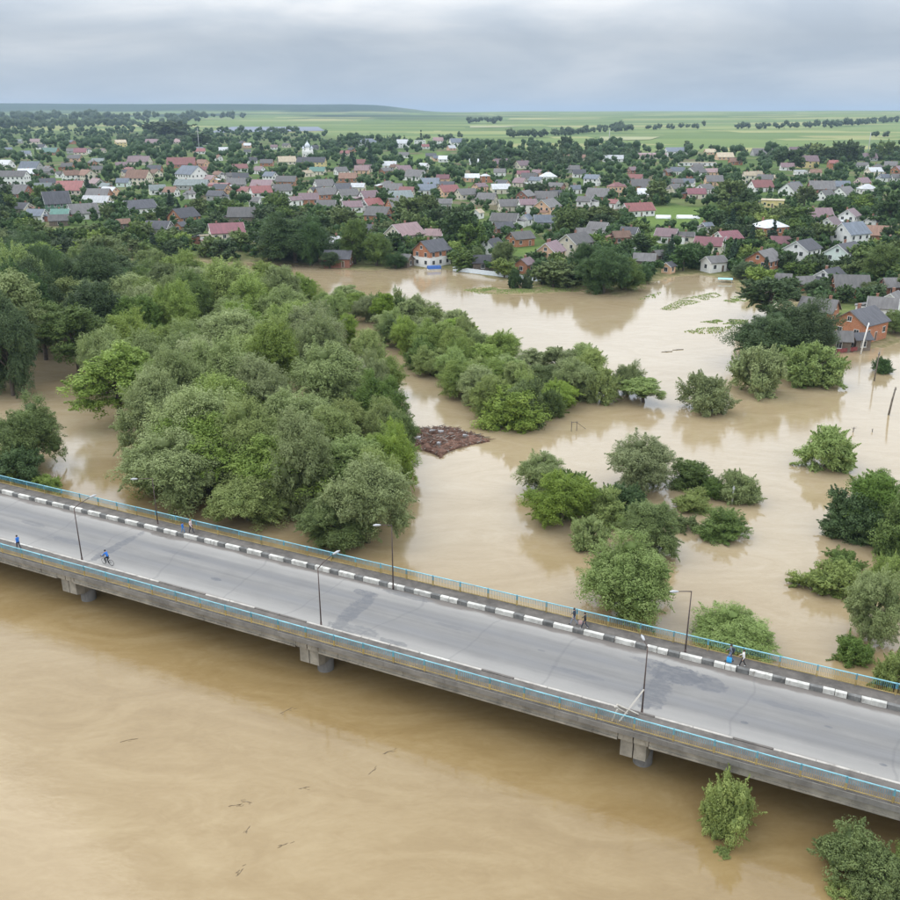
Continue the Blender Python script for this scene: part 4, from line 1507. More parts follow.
S = 'shed'
HOUSES = [
    # px, py, w, wall, roof, yaw, {extras}
    (857, 343, 57, 'brick', 'dark', 38, dict(st=1, hk=1.4, rise=2.7, label='big orange brick house with dark roof standing in the floodwater', ratio=1.25)),
    (816, 328, 42, 'brick', 'grey', -38, dict(st=1, hk=1.3, label='brick house with hipped grey roof tucked behind the flooded house')),
    (836, 352, 26, 'wood', 'grey', -12, dict(name=S, label='dark wooden lean-to shed below the flooded brick house')),
    (858, 351, 16, 'wood', 'dark', 10, dict(name=S, label='collapsed-looking shed between the flooded house and white pole')),
    (891, 312, 28, 'white', 'grey', 48, dict(label='white gabled house past the flooded brick house')),
    (880, 320, 32, 'white', 'grey', -25, dict(label='low white house with grey roof behind the flooded brick house')),
    (848, 298, 35, 'brick', 'grey', -8, dict(label='long low brick barn with grey roof beside the kitchen gardens', chim=0)),
    (892, 297, 24, 'redbrick', 'grey', 5, dict(label='low brick outbuilding with grey roof at the garden edge')),
    (828, 289, 37, 'white', 'dark', 42, dict(label='white gabled house with dark roof and two attic windows')),
    (803, 292, 22, 'brick', 'grey', 15, dict(name=S, label='brick shed with grey roof beside the white gabled house')),
    (780, 288, 21, 'brick', 'grey', -20, dict(name=S, label='little brick shed with grey roof below the brick gable house')),
    (762, 277, 40, 'brick', 'grey', 48, dict(st=2, hk=.85, label='orange brick gable house with grey roof near the muddy shore')),
    (713, 273, 25, 'white', 'grey', 25, dict(label='small whitewashed cube house with grey roof on the shore lawn', hk=1.1)),
    (800, 268, 40, 'white', 'dark', 45, dict(st=2, label='two-storey white house with balcony and dark gable roof')),
    (842, 273, 44, 'mint', 'dark', 42, dict(st=2, label='large white and mint house with dark gable roof')),
    (848, 251, 38, 'white', 'slate', 30, dict(st=2, label='white hall with curved gable behind the golden dome', hk=1.05)),
    (767, 243, 38, 'brick', 'white', 25, dict(shape='hip', st=2, label='big orange brick house with pale hipped metal roof', rise=2.6)),
    (782, 250, 26, 'redbrick', 'crimson', -8, dict(name=S, label='long crimson-roofed annex before the hipped brick house')),
    (708, 254, 33, 'cream', 'crimson', -25, dict(label='cream house with long crimson roof near the shed row')),
    (726, 247, 31, 'white', 'crimson', 28, dict(label='white gabled house with crimson roof behind the cream one')),
    (644, 268, 24, 'wood', 'grey', -15, dict(name=S, label='weathered grey shed with sagging roof by the shore trees')),
    (659, 262, 17, 'wood', 'grey', 30, dict(name=S, label='taller weathered shed behind the sagging one')),
    (668, 274, 11, 'peach', 'dark', 50, dict(name=S, label='tiny orange garden hut at the muddy shore', ratio=1.0)),
    (620, 245, 20, 'redbrick', 'rust', 15, dict(label='brick house with rust-brown roof above the shore trees')),
    (629, 241, 20, 'white', 'dark', -30, dict()),
    (666, 244, 25, 'white', 'mauve', -28, dict(label='white gabled house with dark mauve roof in shore gardens')),
    (686, 244, 15, 'beige', 'grey', -10, dict()),
    (598, 237, 24, 'white', 'grey', -35, dict(st=1)),
    (583, 239, 15, 'wood', 'grey', 5, dict(name=S)),
    (575, 258, 38, 'beige', 'grey', 46, dict(st=2, hk=.85, label='large beige house with broad grey roof behind the peach house')),
    (550, 267, 32, 'peach', 'mauve', 62, dict(st=2, hk=.8, label='peach-pink gable house with mauve roof facing the flood', chim=2)),
    (525, 274, 21, 'brick', 'mauve', 58, dict(label='small orange brick cottage with mauve roof by the white fence')),
    (482, 271, 21, 'wood', 'dark', 4, dict(name=S, label='dark wooden boathouse shed behind the white fence', hk=1.15)),
    (492, 256, 26, 'white', 'dark', 55, dict(label='white house with steep dark roof above the boathouse')),
    (520, 247, 29, 'brick', 'grey', 32, dict(label='brick house with wide grey roof above the orange cottage')),
    (432, 268, 38, 'brick', 'dark', 48, dict(st=2, hk=.9, two='white', label='brick and white house with dark roof standing at the waterline')),
    (404, 268, 20, 'wood', 'grey', -30, dict(name=S, label='grey plank shed at the waterline beside the brick-and-white house')),
    (405, 250, 41, 'cream', 'pink', 48, dict(st=2, hk=.9, label='big cream house with faded rose roof')),
    (434, 243, 18, 'white', 'pink', -8, dict(label='low white annex with faded rose roof')),
    (339, 268, 28, 'redbrick', 'dark', -6, dict(label='low brick house with dark roof at the flood edge', chim=0)),
    (336, 252, 33, 'grey', 'white', -14, dict(shape='hip', label='grey house with bright pale hipped roof', rise=2.4)),
    (368, 238, 23, 'white', 'dark', -35, dict()),
    (379, 222, 29, 'brick', 'grey', -22, dict(label='long brick house with grey roof and bare gable')),
    (400, 213, 31, 'brick', 'grey', 28, dict(label='orange brick house with low grey gable roof and yard')),
    (372, 211, 24, 'white', 'red', 40, dict(label='white house with vivid red dormer roof')),
    (352, 213, 22, 'white', 'mauve', 20, dict()),
    (327, 212, 19, 'grey', 'grey', -5, dict()),
    (309, 205, 21, 'brick', 'mauve', 10, dict()),
    (326, 200, 26, 'brick', 'grey', 32, dict()),
    (348, 201, 25, 'white', 'grey', 30, dict()),
    (369, 203, 23, 'white', 'mauve', 36, dict()),
    (400, 204, 28, 'white', 'teal', 22, dict()),
    (407, 196, 16, 'cream', 'red', -10, dict()),
    (388, 190, 20, 'white', 'grey', 30, dict(shape='hip')),
    (324, 191, 23, 'white', 'grey', 28, dict()),
    (427, 195, 19, 'white', 'slate', 8, dict()),
    (448, 197, 25, 'peach', 'red', 32, dict(label='orange-walled house with red roof in the upper town rows')),
    (415, 208, 12, 'white', 'grey', 60, dict()),
    (444, 209, 15, 'grey', 'grey', 0, dict()),
    (466, 200, 25, 'beige', 'grey', 30, dict()),
    (487, 205, 22, 'beige', 'grey', -20, dict()),
    (500, 194, 20, 'cream', 'white', 10, dict()),
    (508, 212, 21, 'beige', 'grey', 10, dict()),
    (525, 205, 21, 'redbrick', 'grey', 58, dict(st=2, hk=.8)),
    (527, 214, 19, 'white', 'mauve', 10, dict(st=2, hk=.8)),
    (547, 217, 29, 'peach', 'grey', 55, dict(st=2, hk=.8, label='peach brick gable house with grey roof in mid town')),
    (546, 204, 26, 'grey', 'grey', -15, dict()),
    (505, 228, 31, 'white', 'grey', -18, dict(label='long pinkish-white house with grey-brown roof in mid town')),
    (526, 226, 14, 'white', 'slate', 60, dict()),
    (546, 229, 24, 'grey', 'slate', 0, dict(label='blue-grey barn with low roof behind the orchard', chim=0)),
    (503, 234, 22, 'redbrick', 'dark', 20, dict(name=S)),
    (478, 219, 12, 'white', 'tan', 60, dict()),
    (585, 207, 18, 'white', 'grey', -30, dict()),
    (598, 202, 27, 'brick', 'grey', -25, dict()),
    (556, 192, 19, 'redbrick', 'grey', -30, dict()),
    (575, 194, 13, 'white', 'slate', 20, dict()),
    (616, 197, 19, 'peach', 'red', 30, dict(st=2, shape='hip', label='two-storey orange house with red hipped roof')),
    (646, 200, 20, 'beige', 'white', -10, dict()),
    (613, 209, 15, 'white', 'red', -45, dict()),
    (637, 217, 35, 'white', 'red', 22, dict(label='long white house with bright red roof beside the greenhouse', ratio=2.0)),
    (695, 199, 18, 'cream', 'crimson', 0, dict()),
    (704, 194, 21, 'white', 'grey', 40, dict()),
    (706, 233, 12, 'white', 'slate', 25, dict()),
    (818, 223, 24, 'beige', 'mauve', 5, dict()),
    (829, 233, 28, 'white', 'mauve', 50, dict(label='white gabled house with mauve roof beside its twin')),
    (848, 227, 25, 'white', 'mauve', 52, dict(st=2, hk=.8, label='taller white house with mauve roof among garden trees')),
    (873, 228, 19, 'white', 'grey', 40, dict()),
    (872, 243, 35, 'brick', 'rust', -20, dict()),
    (772, 208, 26, 'yellow', 'tan', -20, dict(shape='flat', st=1, hk=1.2, label='flat-roofed yellow building in the meadow')),
    (791, 196, 28, 'white', 'grey', 42, dict()),
    (820, 194, 26, 'redbrick', 'grey', -8, dict()),
    (825, 201, 18, 'white', 'grey', 30, dict()),
    (843, 199, 26, 'white', 'grey', 40, dict()),
    (866, 194, 17, 'white', 'white', 10, dict(shape='hip')),
    (760, 192, 23, 'white', 'red', 10, dict()),
    (898, 208, 12, 'grey', 'grey', 0, dict()),
    # left part of the town
    (228, 249, 40, 'cream', 'crimson', 22, dict(st=2, label='tall cream house with crimson roof above the willow wood')),
    (206, 244, 12, 'white', 'tan', 15, dict(shape='flat', st=1, label='flat-roofed white annex of the tall cream house')),
    (243, 223, 26, 'wood', 'grey', 0, dict(chim=0)),
    (185, 229, 30, 'brick', 'dark', 58, dict(st=2, hk=.85, label='twin-gabled orange brick house with dark roof')),
    (182, 236, 11, 'brick', 'dark', 70, dict(st=2, hk=.7, label='narrow brick gable wing of the twin-gabled house')),
    (160, 236, 27, 'grey', 'dark', -10, dict(label='long low house with dark roof beside the twin-gabled one')),
    (140, 215, 35, 'white', 'dark', 45, dict(label='white house with dark roof above the green meadow', ratio=1.6)),
    (124, 229, 15, 'wood', 'rust', 30, dict(name=S)),
    (84, 220, 34, 'white', 'grey', 38, dict(label='white gabled house with grey roof beside the green meadow')),
    (62, 221, 18, 'beige', 'green', 5, dict(label='little house with green roof beside the meadow')),
    (58, 213, 30, 'green', 'dark', 32, dict(st=2, hk=.8, rise=5.5, label='steep dark-roofed house with green gable and white trim')),
    (60, 226, 22, 'wood', 'grey', 20, dict(name=S)),
    (38, 222, 21, 'white', 'slate', -12, dict()),
    (50, 209, 14, 'redbrick', 'red', -5, dict(name=S)),
    (21, 215, 25, 'beige', 'dark', -15, dict()),
    (17, 199, 31, 'redbrick', 'grey', -8, dict()),
    (98, 208, 29, 'cream', 'white', -10, dict(ratio=2.0)),
    (72, 195, 26, 'beige', 'red', 0, dict()),
    (107, 192, 15, 'grey', 'teal', -30, dict()),
    (158, 195, 19, 'white', 'teal', 25, dict()),
    (172, 197, 16, 'white', 'rust', -20, dict()),
    (193, 190, 34, 'grey', 'teal', -5, dict(ratio=2.2)),
    (190, 199, 11, 'white', 'grey', 60, dict()),
    (220, 191, 19, 'cream', 'red', 0, dict(shape='barrel', rise=1.8)),
    (237, 189, 19, 'grey', 'grey', 5, dict()),
    (245, 196, 15, 'cream', 'red', -25, dict()),
    (261, 198, 25, 'white', 'red', 28, dict()),
    (263, 191, 23, 'beige', 'mauve', -8, dict()),
    (282, 196, 23, 'white', 'grey', 30, dict()),
    (295, 206, 16, 'white', 'mauve', 40, dict()),
    (256, 207, 13, 'white', 'grey', -20, dict()),
    (217, 201, 19, 'grey', 'dark', -15, dict()),
    (254, 242, 5, 'white', 'grey', 20, dict(name=S)),
    (13, 185, 33, 'white', 'grey', -4, dict(st=2, ratio=2.4, label='long white two-storey block with rows of windows')),
    (28, 178, 18, 'brick', 'white', 10, dict()),
    (32, 172, 22, 'grey', 'slate', -10, dict()),
    (72, 182, 19, 'white', 'rust', 40, dict(st=2, hk=.8)),
    (88, 182, 23, 'cream', 'rust', -42, dict(st=2, hk=.8)),
    (51, 155, 15, 'brick', 'green', 0, dict()),
    (81, 155, 13, 'cream', 'crimson', 10, dict()),
    (121, 147, 13, 'yellow', 'tan', 30, dict(st=2)),
    (140, 185, 25, 'cream', 'rust', -10, dict(st=2, hk=.8)),
    (124, 187, 12, 'mint', 'slate', 0, dict()),
    (61, 178, 11, 'white', 'grey', 40, dict()),
    (7, 168, 16, 'white', 'white', -20, dict()),
    (140, 165, 21, 'beige', 'mauve', 0, dict()),
    (122, 169, 13, 'peach', 'mauve', 20, dict()),
    (36, 144, 10, 'cream', 'pink', 0, dict()),
    (182, 168, 29, 'brick', 'red', 8, dict(ratio=1.8)),
    (203, 167, 15, 'peach', 'rust', -30, dict()),
    (192, 183, 33, 'white', 'slate', -38, dict(st=2, label='large white villa with several blue-grey gables')),
    (193, 186, 20, 'white', 'tan', 10, dict(shape='flat')),
    (240, 172, 18, 'white', 'red', 28, dict()),
    (200, 154, 12, 'white', 'red', 10, dict()),
    (223, 153, 11, 'white', 'white', 10, dict()),
    (287, 165, 21, 'cream', 'tan', 20, dict()),
    (271, 183, 16, 'white', 'slate', -30, dict(st=2, hk=.8)),
    (287, 186, 21, 'brick', 'grey', -5, dict()),
    (156, 177, 15, 'cream', 'rust', -40, dict()),
    (153, 145, 13, 'beige', 'mauve', 0, dict()),
    (177, 144, 11, 'beige', 'pink', 0, dict()),
    (318, 175, 16, 'cream', 'green', -5, dict()),
    (307, 177, 12, 'cream', 'tan', 40, dict()),
    (312, 169, 29, 'yellow', 'dark', -4, dict(st=2, ratio=2.2, label='long cream-yellow building with dark roof before the domed church')),
    (368, 147, 21, 'white', 'slate', 5, dict(shape='hip', st=2)),
    (403, 148, 12, 'white', 'white', 0, dict(st=2)),
    (420, 145, 11, 'white', 'white', 0, dict(st=2, shape='flat')),
    (438, 145, 11, 'white', 'pink', 10, dict(st=2)),
    (361, 167, 12, 'beige', 'red', 0, dict()),
    (390, 169, 14, 'white', 'white', -5, dict()),
    (403, 174, 19, 'cream', 'mauve', 30, dict()),
    (416, 181, 27, 'white', 'grey', -38, dict()),
    (443, 183, 13, 'peach', 'crimson', -5, dict()),
    (362, 174, 14, 'peach', 'pink', 0, dict()),
    (341, 175, 15, 'white', 'grey', 30, dict()),
    (345, 156, 9, 'beige', 'red', 0, dict()),
    (404, 158, 10, 'white', 'grey', 0, dict()),
    (501, 168, 23, 'peach', 'mauve', 30, dict()),
    (522, 169, 19, 'cream', 'mauve', 36, dict()),
    (547, 162, 21, 'grey', 'white', 0, dict(shape='flat', ratio=2.6, name='hall', cat='building')),
    (573, 161, 29, 'beige', 'rust', -4, dict(ratio=3.2, name='hall', cat='building')),
    (523, 178, 12, 'cream', 'crimson', 0, dict()),
    (548, 181, 17, 'white', 'white', 12, dict(shape='hip')),
    (536, 185, 15, 'white', 'slate', -28, dict()),
    (472, 182, 14, 'peach', 'white', 0, dict()),
    (485, 183, 10, 'brick', 'white', 20, dict(st=2, hk=.8, shape='hip')),
    (474, 165, 9, 'white', 'white', 0, dict()),
    (592, 186, 18, 'white', 'slate', -30, dict(st=2, hk=.8)),
    (457, 147, 17, 'white', 'slate', 15, dict(st=2)),
    (572, 173, 14, 'grey', 'grey', 0, dict()),
    (676, 157, 24, 'white', 'slate', 6, dict(ratio=2.0, st=2, name='hall', cat='building', label='white factory hall with blue-grey roof by the fields')),
    (651, 159, 29, 'beige', 'pink', 4, dict(shape='barrel', rise=3, ratio=2.2, name='hall', cat='building', label='rose barrel-roofed factory hall by the fields')),
    (614, 162, 22, 'white', 'white', 2, dict(ratio=2.4, name='hall', cat='building', label='low zinc-roofed factory shed by the fields')),
    (697, 166, 37, 'white', 'tan', -3, dict(shape='flat', ratio=5, name='hall', cat='building', label='long low white workshop with dark openings')),
    (724, 160, 16, 'peach', 'tan', 0, dict(name='hall', cat='building')),
    (735, 165, 12, 'brick', 'rust', 0, dict()),
    (667, 176, 11, 'brick', 'grey', 40, dict()),
    (677, 175, 15, 'white', 'slate', -10, dict()),
    (695, 179, 23, 'white', 'grey', 36, dict(st=2, hk=.8)),
    (711, 176, 12, 'peach', 'pink', 0, dict()),
    (688, 187, 15, 'white', 'slate', -28, dict()),
    (676, 187, 12, 'grey', 'grey', 10, dict()),
    (748, 184, 11, 'cream', 'tan', 0, dict(st=2)),
    (710, 155, 11, 'peach', 'tan', 0, dict()),
    (633, 174, 12, 'redbrick', 'mauve', 20, dict()),
    (807, 168, 18, 'yellow', 'mauve', 2, dict(st=2, label='tall pale yellow house with mauve roof by the field trees')),
    (832, 170, 9, 'brick', 'red', 0, dict(st=2)),
    (867, 161, 17, 'grey', 'mauve', -5, dict()),
    (877, 172, 16, 'white', 'grey', 30, dict(shape='hip')),
    (890, 169, 14, 'beige', 'grey', -20, dict()),
    (883, 182, 13, 'white', 'slate', 20, dict()),
    (896, 182, 11, 'white', 'grey', 0, dict()),
    (770, 182, 12, 'peach', 'tan', 30, dict()),
    (755, 179, 12, 'cream', 'tan', 0, dict()),
    (800, 175, 11, 'white', 'white', 0, dict(shape='flat')),
    (840, 191, 16, 'grey', 'slate', 0, dict()),
    (762, 156, 20, 'grey', 'grey', 0, dict(hk=.7, chim=0)),
    (795, 153, 12, 'grey', 'mauve', 0, dict(hk=.8)),
]
for px, py, w, wa, ro, yaw, ex in HOUSES:
    h_px(px, py, w, wa, ro, yaw, **ex)

# smaller houses seen between the trees further up the town
rngt = random.Random(77)
added = 0
for _ in range(6000):
    if added >= 88:
        break
    px, py = rngt.uniform(-8, 908), 139 + 62 * rngt.random() ** .8
    if px > 560 and py < 168 or px > 620 and 203 < py < 222 or 430 < px < 470 and py < 150:
        continue
    if px > 300 and py < 145:
        continue
    if 465 < px < 605 and py < 172:
        continue
    p = ground(px, py)
    if p is None or any((p[0] - a) ** 2 + (p[1] + 5 - b) ** 2 < (r + 9) ** 2 for a, b, r in FOOT):
        continue
    wd = rngt.uniform(9, 13) * FOC / (p[1] * FWD + CAMZ * DOWN)
    wa = rngt.choices(['white', 'cream', 'beige', 'brick', 'peach', 'grey'], (6, 3, 3, 3, 2, 2))[0]
    ro = rngt.choices(['grey', 'dark', 'slate', 'mauve', 'red', 'rust', 'white', 'teal', 'pink'], (9, 6, 3, 4, 1, 3, 3, 1, 1))[0]
    h_px(px, py, wd, wa, ro, rngt.choice((-40, -25, -8, 0, 12, 28, 42)))
    added += 1

# ------------------------------------------------------------------ churches, masts, greenhouse and fences of the town
def lathe(prof, n=16):
    b = MB()
    for k in range(len(prof) - 1):
        for j in range(n):
            a0, a1 = 2 * math.pi * j / n, 2 * math.pi * (j + 1) / n
            (r0, z0), (r1, z1) = prof[k], prof[k + 1]
            b.quad((r0 * math.cos(a0), r0 * math.sin(a0), z0), (r0 * math.cos(a1), r0 * math.sin(a1), z0),
                   (r1 * math.cos(a1), r1 * math.sin(a1), z1), (r1 * math.cos(a0), r1 * math.sin(a0), z1))
    return b


M_GOLD = rough_paint('gilt_dome', (.80, .52, .10), .1, dirt_amt=.05, rough=.3)
M_ZINC = rough_paint('zinc_dome', (.55, .58, .62), .1, dirt_amt=.1, rough=.4)


def dome_church(px, py, s, label, mat, big):
    p = ground(px, py)
    o = empty('church' if big else 'chapel', tuple(p), R(10))
    tag(o, label, 'church' if big else 'chapel')
    b = MB()
    b.box(-4 * s, 4 * s, -3 * s, 3 * s, -1, 6 * s); b.box(-2.2 * s, 2.2 * s, -4.6 * s, 4.6 * s, -1, 5.4 * s)
    mesh_obj('wall', b.mesh('wall'), WALLS['white'], o)
    spots = ((0, 0, 1.0), (-3 * s, 0, .5), (3 * s, 0, .5)) if big else ((0, 0, 1.0),)
    for x, y, q in spots:
        z0 = 6 * s
        bb = lathe([(1.7 * s * q, 0), (1.7 * s * q, 2.2 * s * q)])
        d = mesh_obj('drum', bb.mesh('drum', True), WALLS['white'], o); d.location = (x, y, z0 - .02)
        bb = lathe([(1.75 * s * q, 0), (2.1 * s * q, .9 * s * q), (1.8 * s * q, 2.0 * s * q), (.9 * s * q, 3.0 * s * q), (.25 * s * q, 3.8 * s * q), (.06, 5.2 * s * q)])
        d = mesh_obj('dome', bb.mesh('dome', True), mat, o); d.location = (x, y, z0 + 2.2 * s * q - .03)
    for k in (-2.6, 0, 2.6):
        w = bpy.data.objects.new('window', window_mesh(1.1, 1.25)); link(w, o); w.location = (k * s, -3 * s if abs(k) > 2.3 else -4.6 * s, 3 * s)
    FOOT.append((p[0], p[1], 6 * s))


dome_church(308, 159, 1.45, 'domed white church with zinc cupolas above the cream building', M_ZINC, True)
dome_church(840, 249, .62, 'small white chapel with golden onion dome', M_GOLD, False)


def greenhouse():
    p = ground(673, 219); q = ground(703, 221)
    for a, w in ((663, 14), (688, 22)):
        p = ground(a, 218.5)
        L = w * (p[1] * FWD + CAMZ * DOWN) / FOC
        b = MB()
        b.prism([(-2, 0)] + [(2 * math.cos(math.pi * (1 - t)), .25 + 1.4 * math.sin(math.pi * t)) for t in np.linspace(0, 1, 9)] + [(2, 0)], -L / 2, L / 2)
        o = empty('greenhouse', tuple(p), R(-6))
        tag(o, 'low white plastic tunnel greenhouse in the meadow beside the red-roofed house', 'greenhouse', 'tunnel greenhouses in the meadow')
        mesh_obj('cover', b.mesh('cover', True), rough_paint('white_plastic_film', (.78, .79, .80), .08, rough=.4), o)
        for s in (-1, 1):
            b = MB(); b.prism([(-2.05, -.3)] + [(2.06 * math.cos(math.pi * (1 - t)), .25 + 1.46 * math.sin(math.pi * t)) for t in np.linspace(0, 1, 9)] + [(2.05, -.3)], s * L / 2 - .08, s * L / 2 + .08)
            mesh_obj('end_frame', b.mesh('end_frame'), M_FRAME, o)
        FOOT.append((p[0], p[1], L * .6))


greenhouse()


def fence(p0, p1, n, h, mat, label, gap=.12, post=True):
    a, c = ground(*p0), ground(*p1)
    L = float(np.hypot(*(c - a)[:2])); ang = math.atan2(c[1] - a[1], c[0] - a[0])
    o = empty('fence', (float(a[0]), float(a[1]), .1), ang)
    tag(o, label, 'fence', 'fences of the riverside town')
    s = L / n
    b = MB()
    m = max(3, int(s / .5))
    for j in range(m):
        b.box(gap / 2 + j * (s - gap) / m + .02, gap / 2 + (j + 1) * (s - gap) / m - .02, -.03 + .012 * (j % 2), .03 + .012 * (j % 2), .05, h)
    b.box(gap / 2, s - gap / 2, .045, .09, h * .25, h * .33); b.box(gap / 2, s - gap / 2, .045, .09, h * .75, h * .83)
    me = b.mesh('fence_panel'); me.materials.append(mat)
    b = MB(); b.box(-.06, .06, -.06, .06, -1.2, h + .1)
    pm = b.mesh('fence_post'); pm.materials.append(mat)
    for k in range(n + 1):
        if k < n:
            q = bpy.data.objects.new('fence_panel', me); link(q, o); q.location = (k * s, 0, 0)
        q = bpy.data.objects.new('fence_post', pm); link(q, o); q.location = (k * s, 0, 0)


M_FENCE = rough_paint('pale_blue_fence', (.66, .71, .76), .12, dirt_amt=.2)
fence((453, 271.5), (520, 279), 13, 1.5, M_FENCE, 'pale blue-white panel fence standing in the shore flood')
fence((521, 279.5), (542, 282), 5, 1.4, M_FENCE, 'short pale fence piece in front of the peach house')
fence((832, 356), (868, 350), 7, .9, rough_paint('red_fence', (.25, .06, .06), .3), 'low dark red fence drowned below the brick house')


def pole(px, py, hpx, lean, label, mat, cat='pole', wood=True, cross=False, r=.13, z=None):
    p = at(px, py, 0) if z is None else ground(px, py)
    D = math.hypot(*p)
    h = hpx * math.hypot(math.hypot(p[0], p[1]), CAMZ) / FOC / math.cos(math.atan2(CAMZ, math.hypot(p[0], p[1])))
    o = empty('power_pole', (float(p[0]), float(p[1]), 0 if z is None else p[2]), 0)
    tag(o, label, cat, 'poles and posts around the flood')
    b = MB(); b.tube([(0, 0, -2), (lean * h * .5, 0, h * .5), (lean * h, 0, h)], [r * 1.15, r, r * .75], 8)
    mesh_obj('shaft', b.mesh('shaft', True), mat, o)
    b = MB(); b.box(lean * h - (.7 if cross else .18), lean * h + (.7 if cross else .18), -.06, .06, h - .5, h - .36)
    mesh_obj('cross_arm', b.mesh('cross_arm'), mat, o)
    for s in (-1, 1):
        b = lathe([(.0, .16), (.05, .15), (.06, 0)], 8)
        q = mesh_obj('insulator', b.mesh('insulator', True), M_LAMP, o); q.location = (lean * h + s * (.6 if cross else .14), 0, h - .365)


pole(860, 354, 28, .12, 'white leaning concrete pole in the water at the brick house', WALLS['white'], r=.16)
pole(874, 381, 26, .02, 'thin dark pole in the flood beside a tiny bush', M_WOODOLD)
pole(888, 415, 25, .1, 'dark leaning pole alone in the open flood', M_WOODOLD, r=.17)
pole(732, 504, 17, 0, 'short grey post among the flooded bushes', M_GALV, r=.12)
pole(634, 262, 14, 0, 'grey power pole above the weathered sheds', M_GALV, z=1, cross=True)
pole(724, 256, 18, 0, 'power pole between the crimson-roofed houses', M_GALV, z=1, cross=True)
pole(200, 158, 26, 0, 'tall grey mast above the red roofs in the far town', M_GALV, 'mast', z=1, r=.3)
pole(868, 152, 16, 0, 'slender mast standing in the open field', M_GALV, 'mast', z=1, r=.5, cross=True)
pole(609, 143, 12, 0, 'distant lattice mast at the edge of the fields', M_GALV, 'mast', z=1, r=.5, cross=True)


def goal_frame():
    p = at(574, 431)
    o = empty('wooden_frame', (float(p[0]), float(p[1]), 0), R(20))
    tag(o, 'wooden gate frame sticking out of the flood near the thicket', 'frame')
    for pts in (((-.5, 0, -1), (-.5, 0, 1.75)), ((.5, 0, -1), (.45, 0, 1.6))):
        b = MB(); b.tube(pts, [.07, .06], 6); mesh_obj('upright', b.mesh('upright'), M_WOODOLD, o)
    b = MB(); b.tube([(-.6, 0, 1.6), (.6, 0, 1.5)], [.06, .06], 6); mesh_obj('crossbar', b.mesh('crossbar'), M_WOODOLD, o)
    b = MB(); b.tube([(.5, 0, 1.4), (2.6, .3, -.2)], [.04, .04], 6); mesh_obj('brace', b.mesh('brace'), M_WOODOLD, o)


goal_frame()


def blue_boat():
    p = at(725, 282)
    o = empty('blue_canopy', (float(p[0]), float(p[1]), .2), R(-15))
    tag(o, 'pale blue sheet on a low frame at the muddy shore', 'canopy')
    b = MB(); b.prism([(-1.2, .75), (0, 1.05), (1.2, .75), (1.2, .79), (0, 1.1), (-1.2, .79)], -2.2, 2.2)
    mesh_obj('sheet', fix_normals(b.mesh('sheet')), rough_paint('blue_sheet', (.30, .55, .70), .1), o)
    for x in (-2, 2):
        for y in (-1.1, 1.1):
            b = MB(); b.box(x - .05, x + .05, y - .05, y + .05, -.8, .77); mesh_obj('leg', b.mesh('leg'), M_GALV, o)
    p = at(434, 270)
    o = empty('covered_boat', (float(p[0]), float(p[1]), .05), R(15))
    tag(o, 'boat under a deep blue cover at the brick-and-white house', 'boat')
    b = MB(); b.prism([(-.9, -.3), (.9, -.3), (1.1, .5), (-1.1, .5)], -2.2, 2.2); mesh_obj('hull', b.mesh('hull'), WALLS['white'], o)
    b = MB(); b.prism([(-1.2, .45), (1.2, .45), (.7, 1.2), (0, 1.5), (-.7, 1.2)], -2.3, 2.3); mesh_obj('cover', b.mesh('cover'), rough_paint('blue_tarpaulin', (.03, .10, .32), .3), o)


blue_boat()

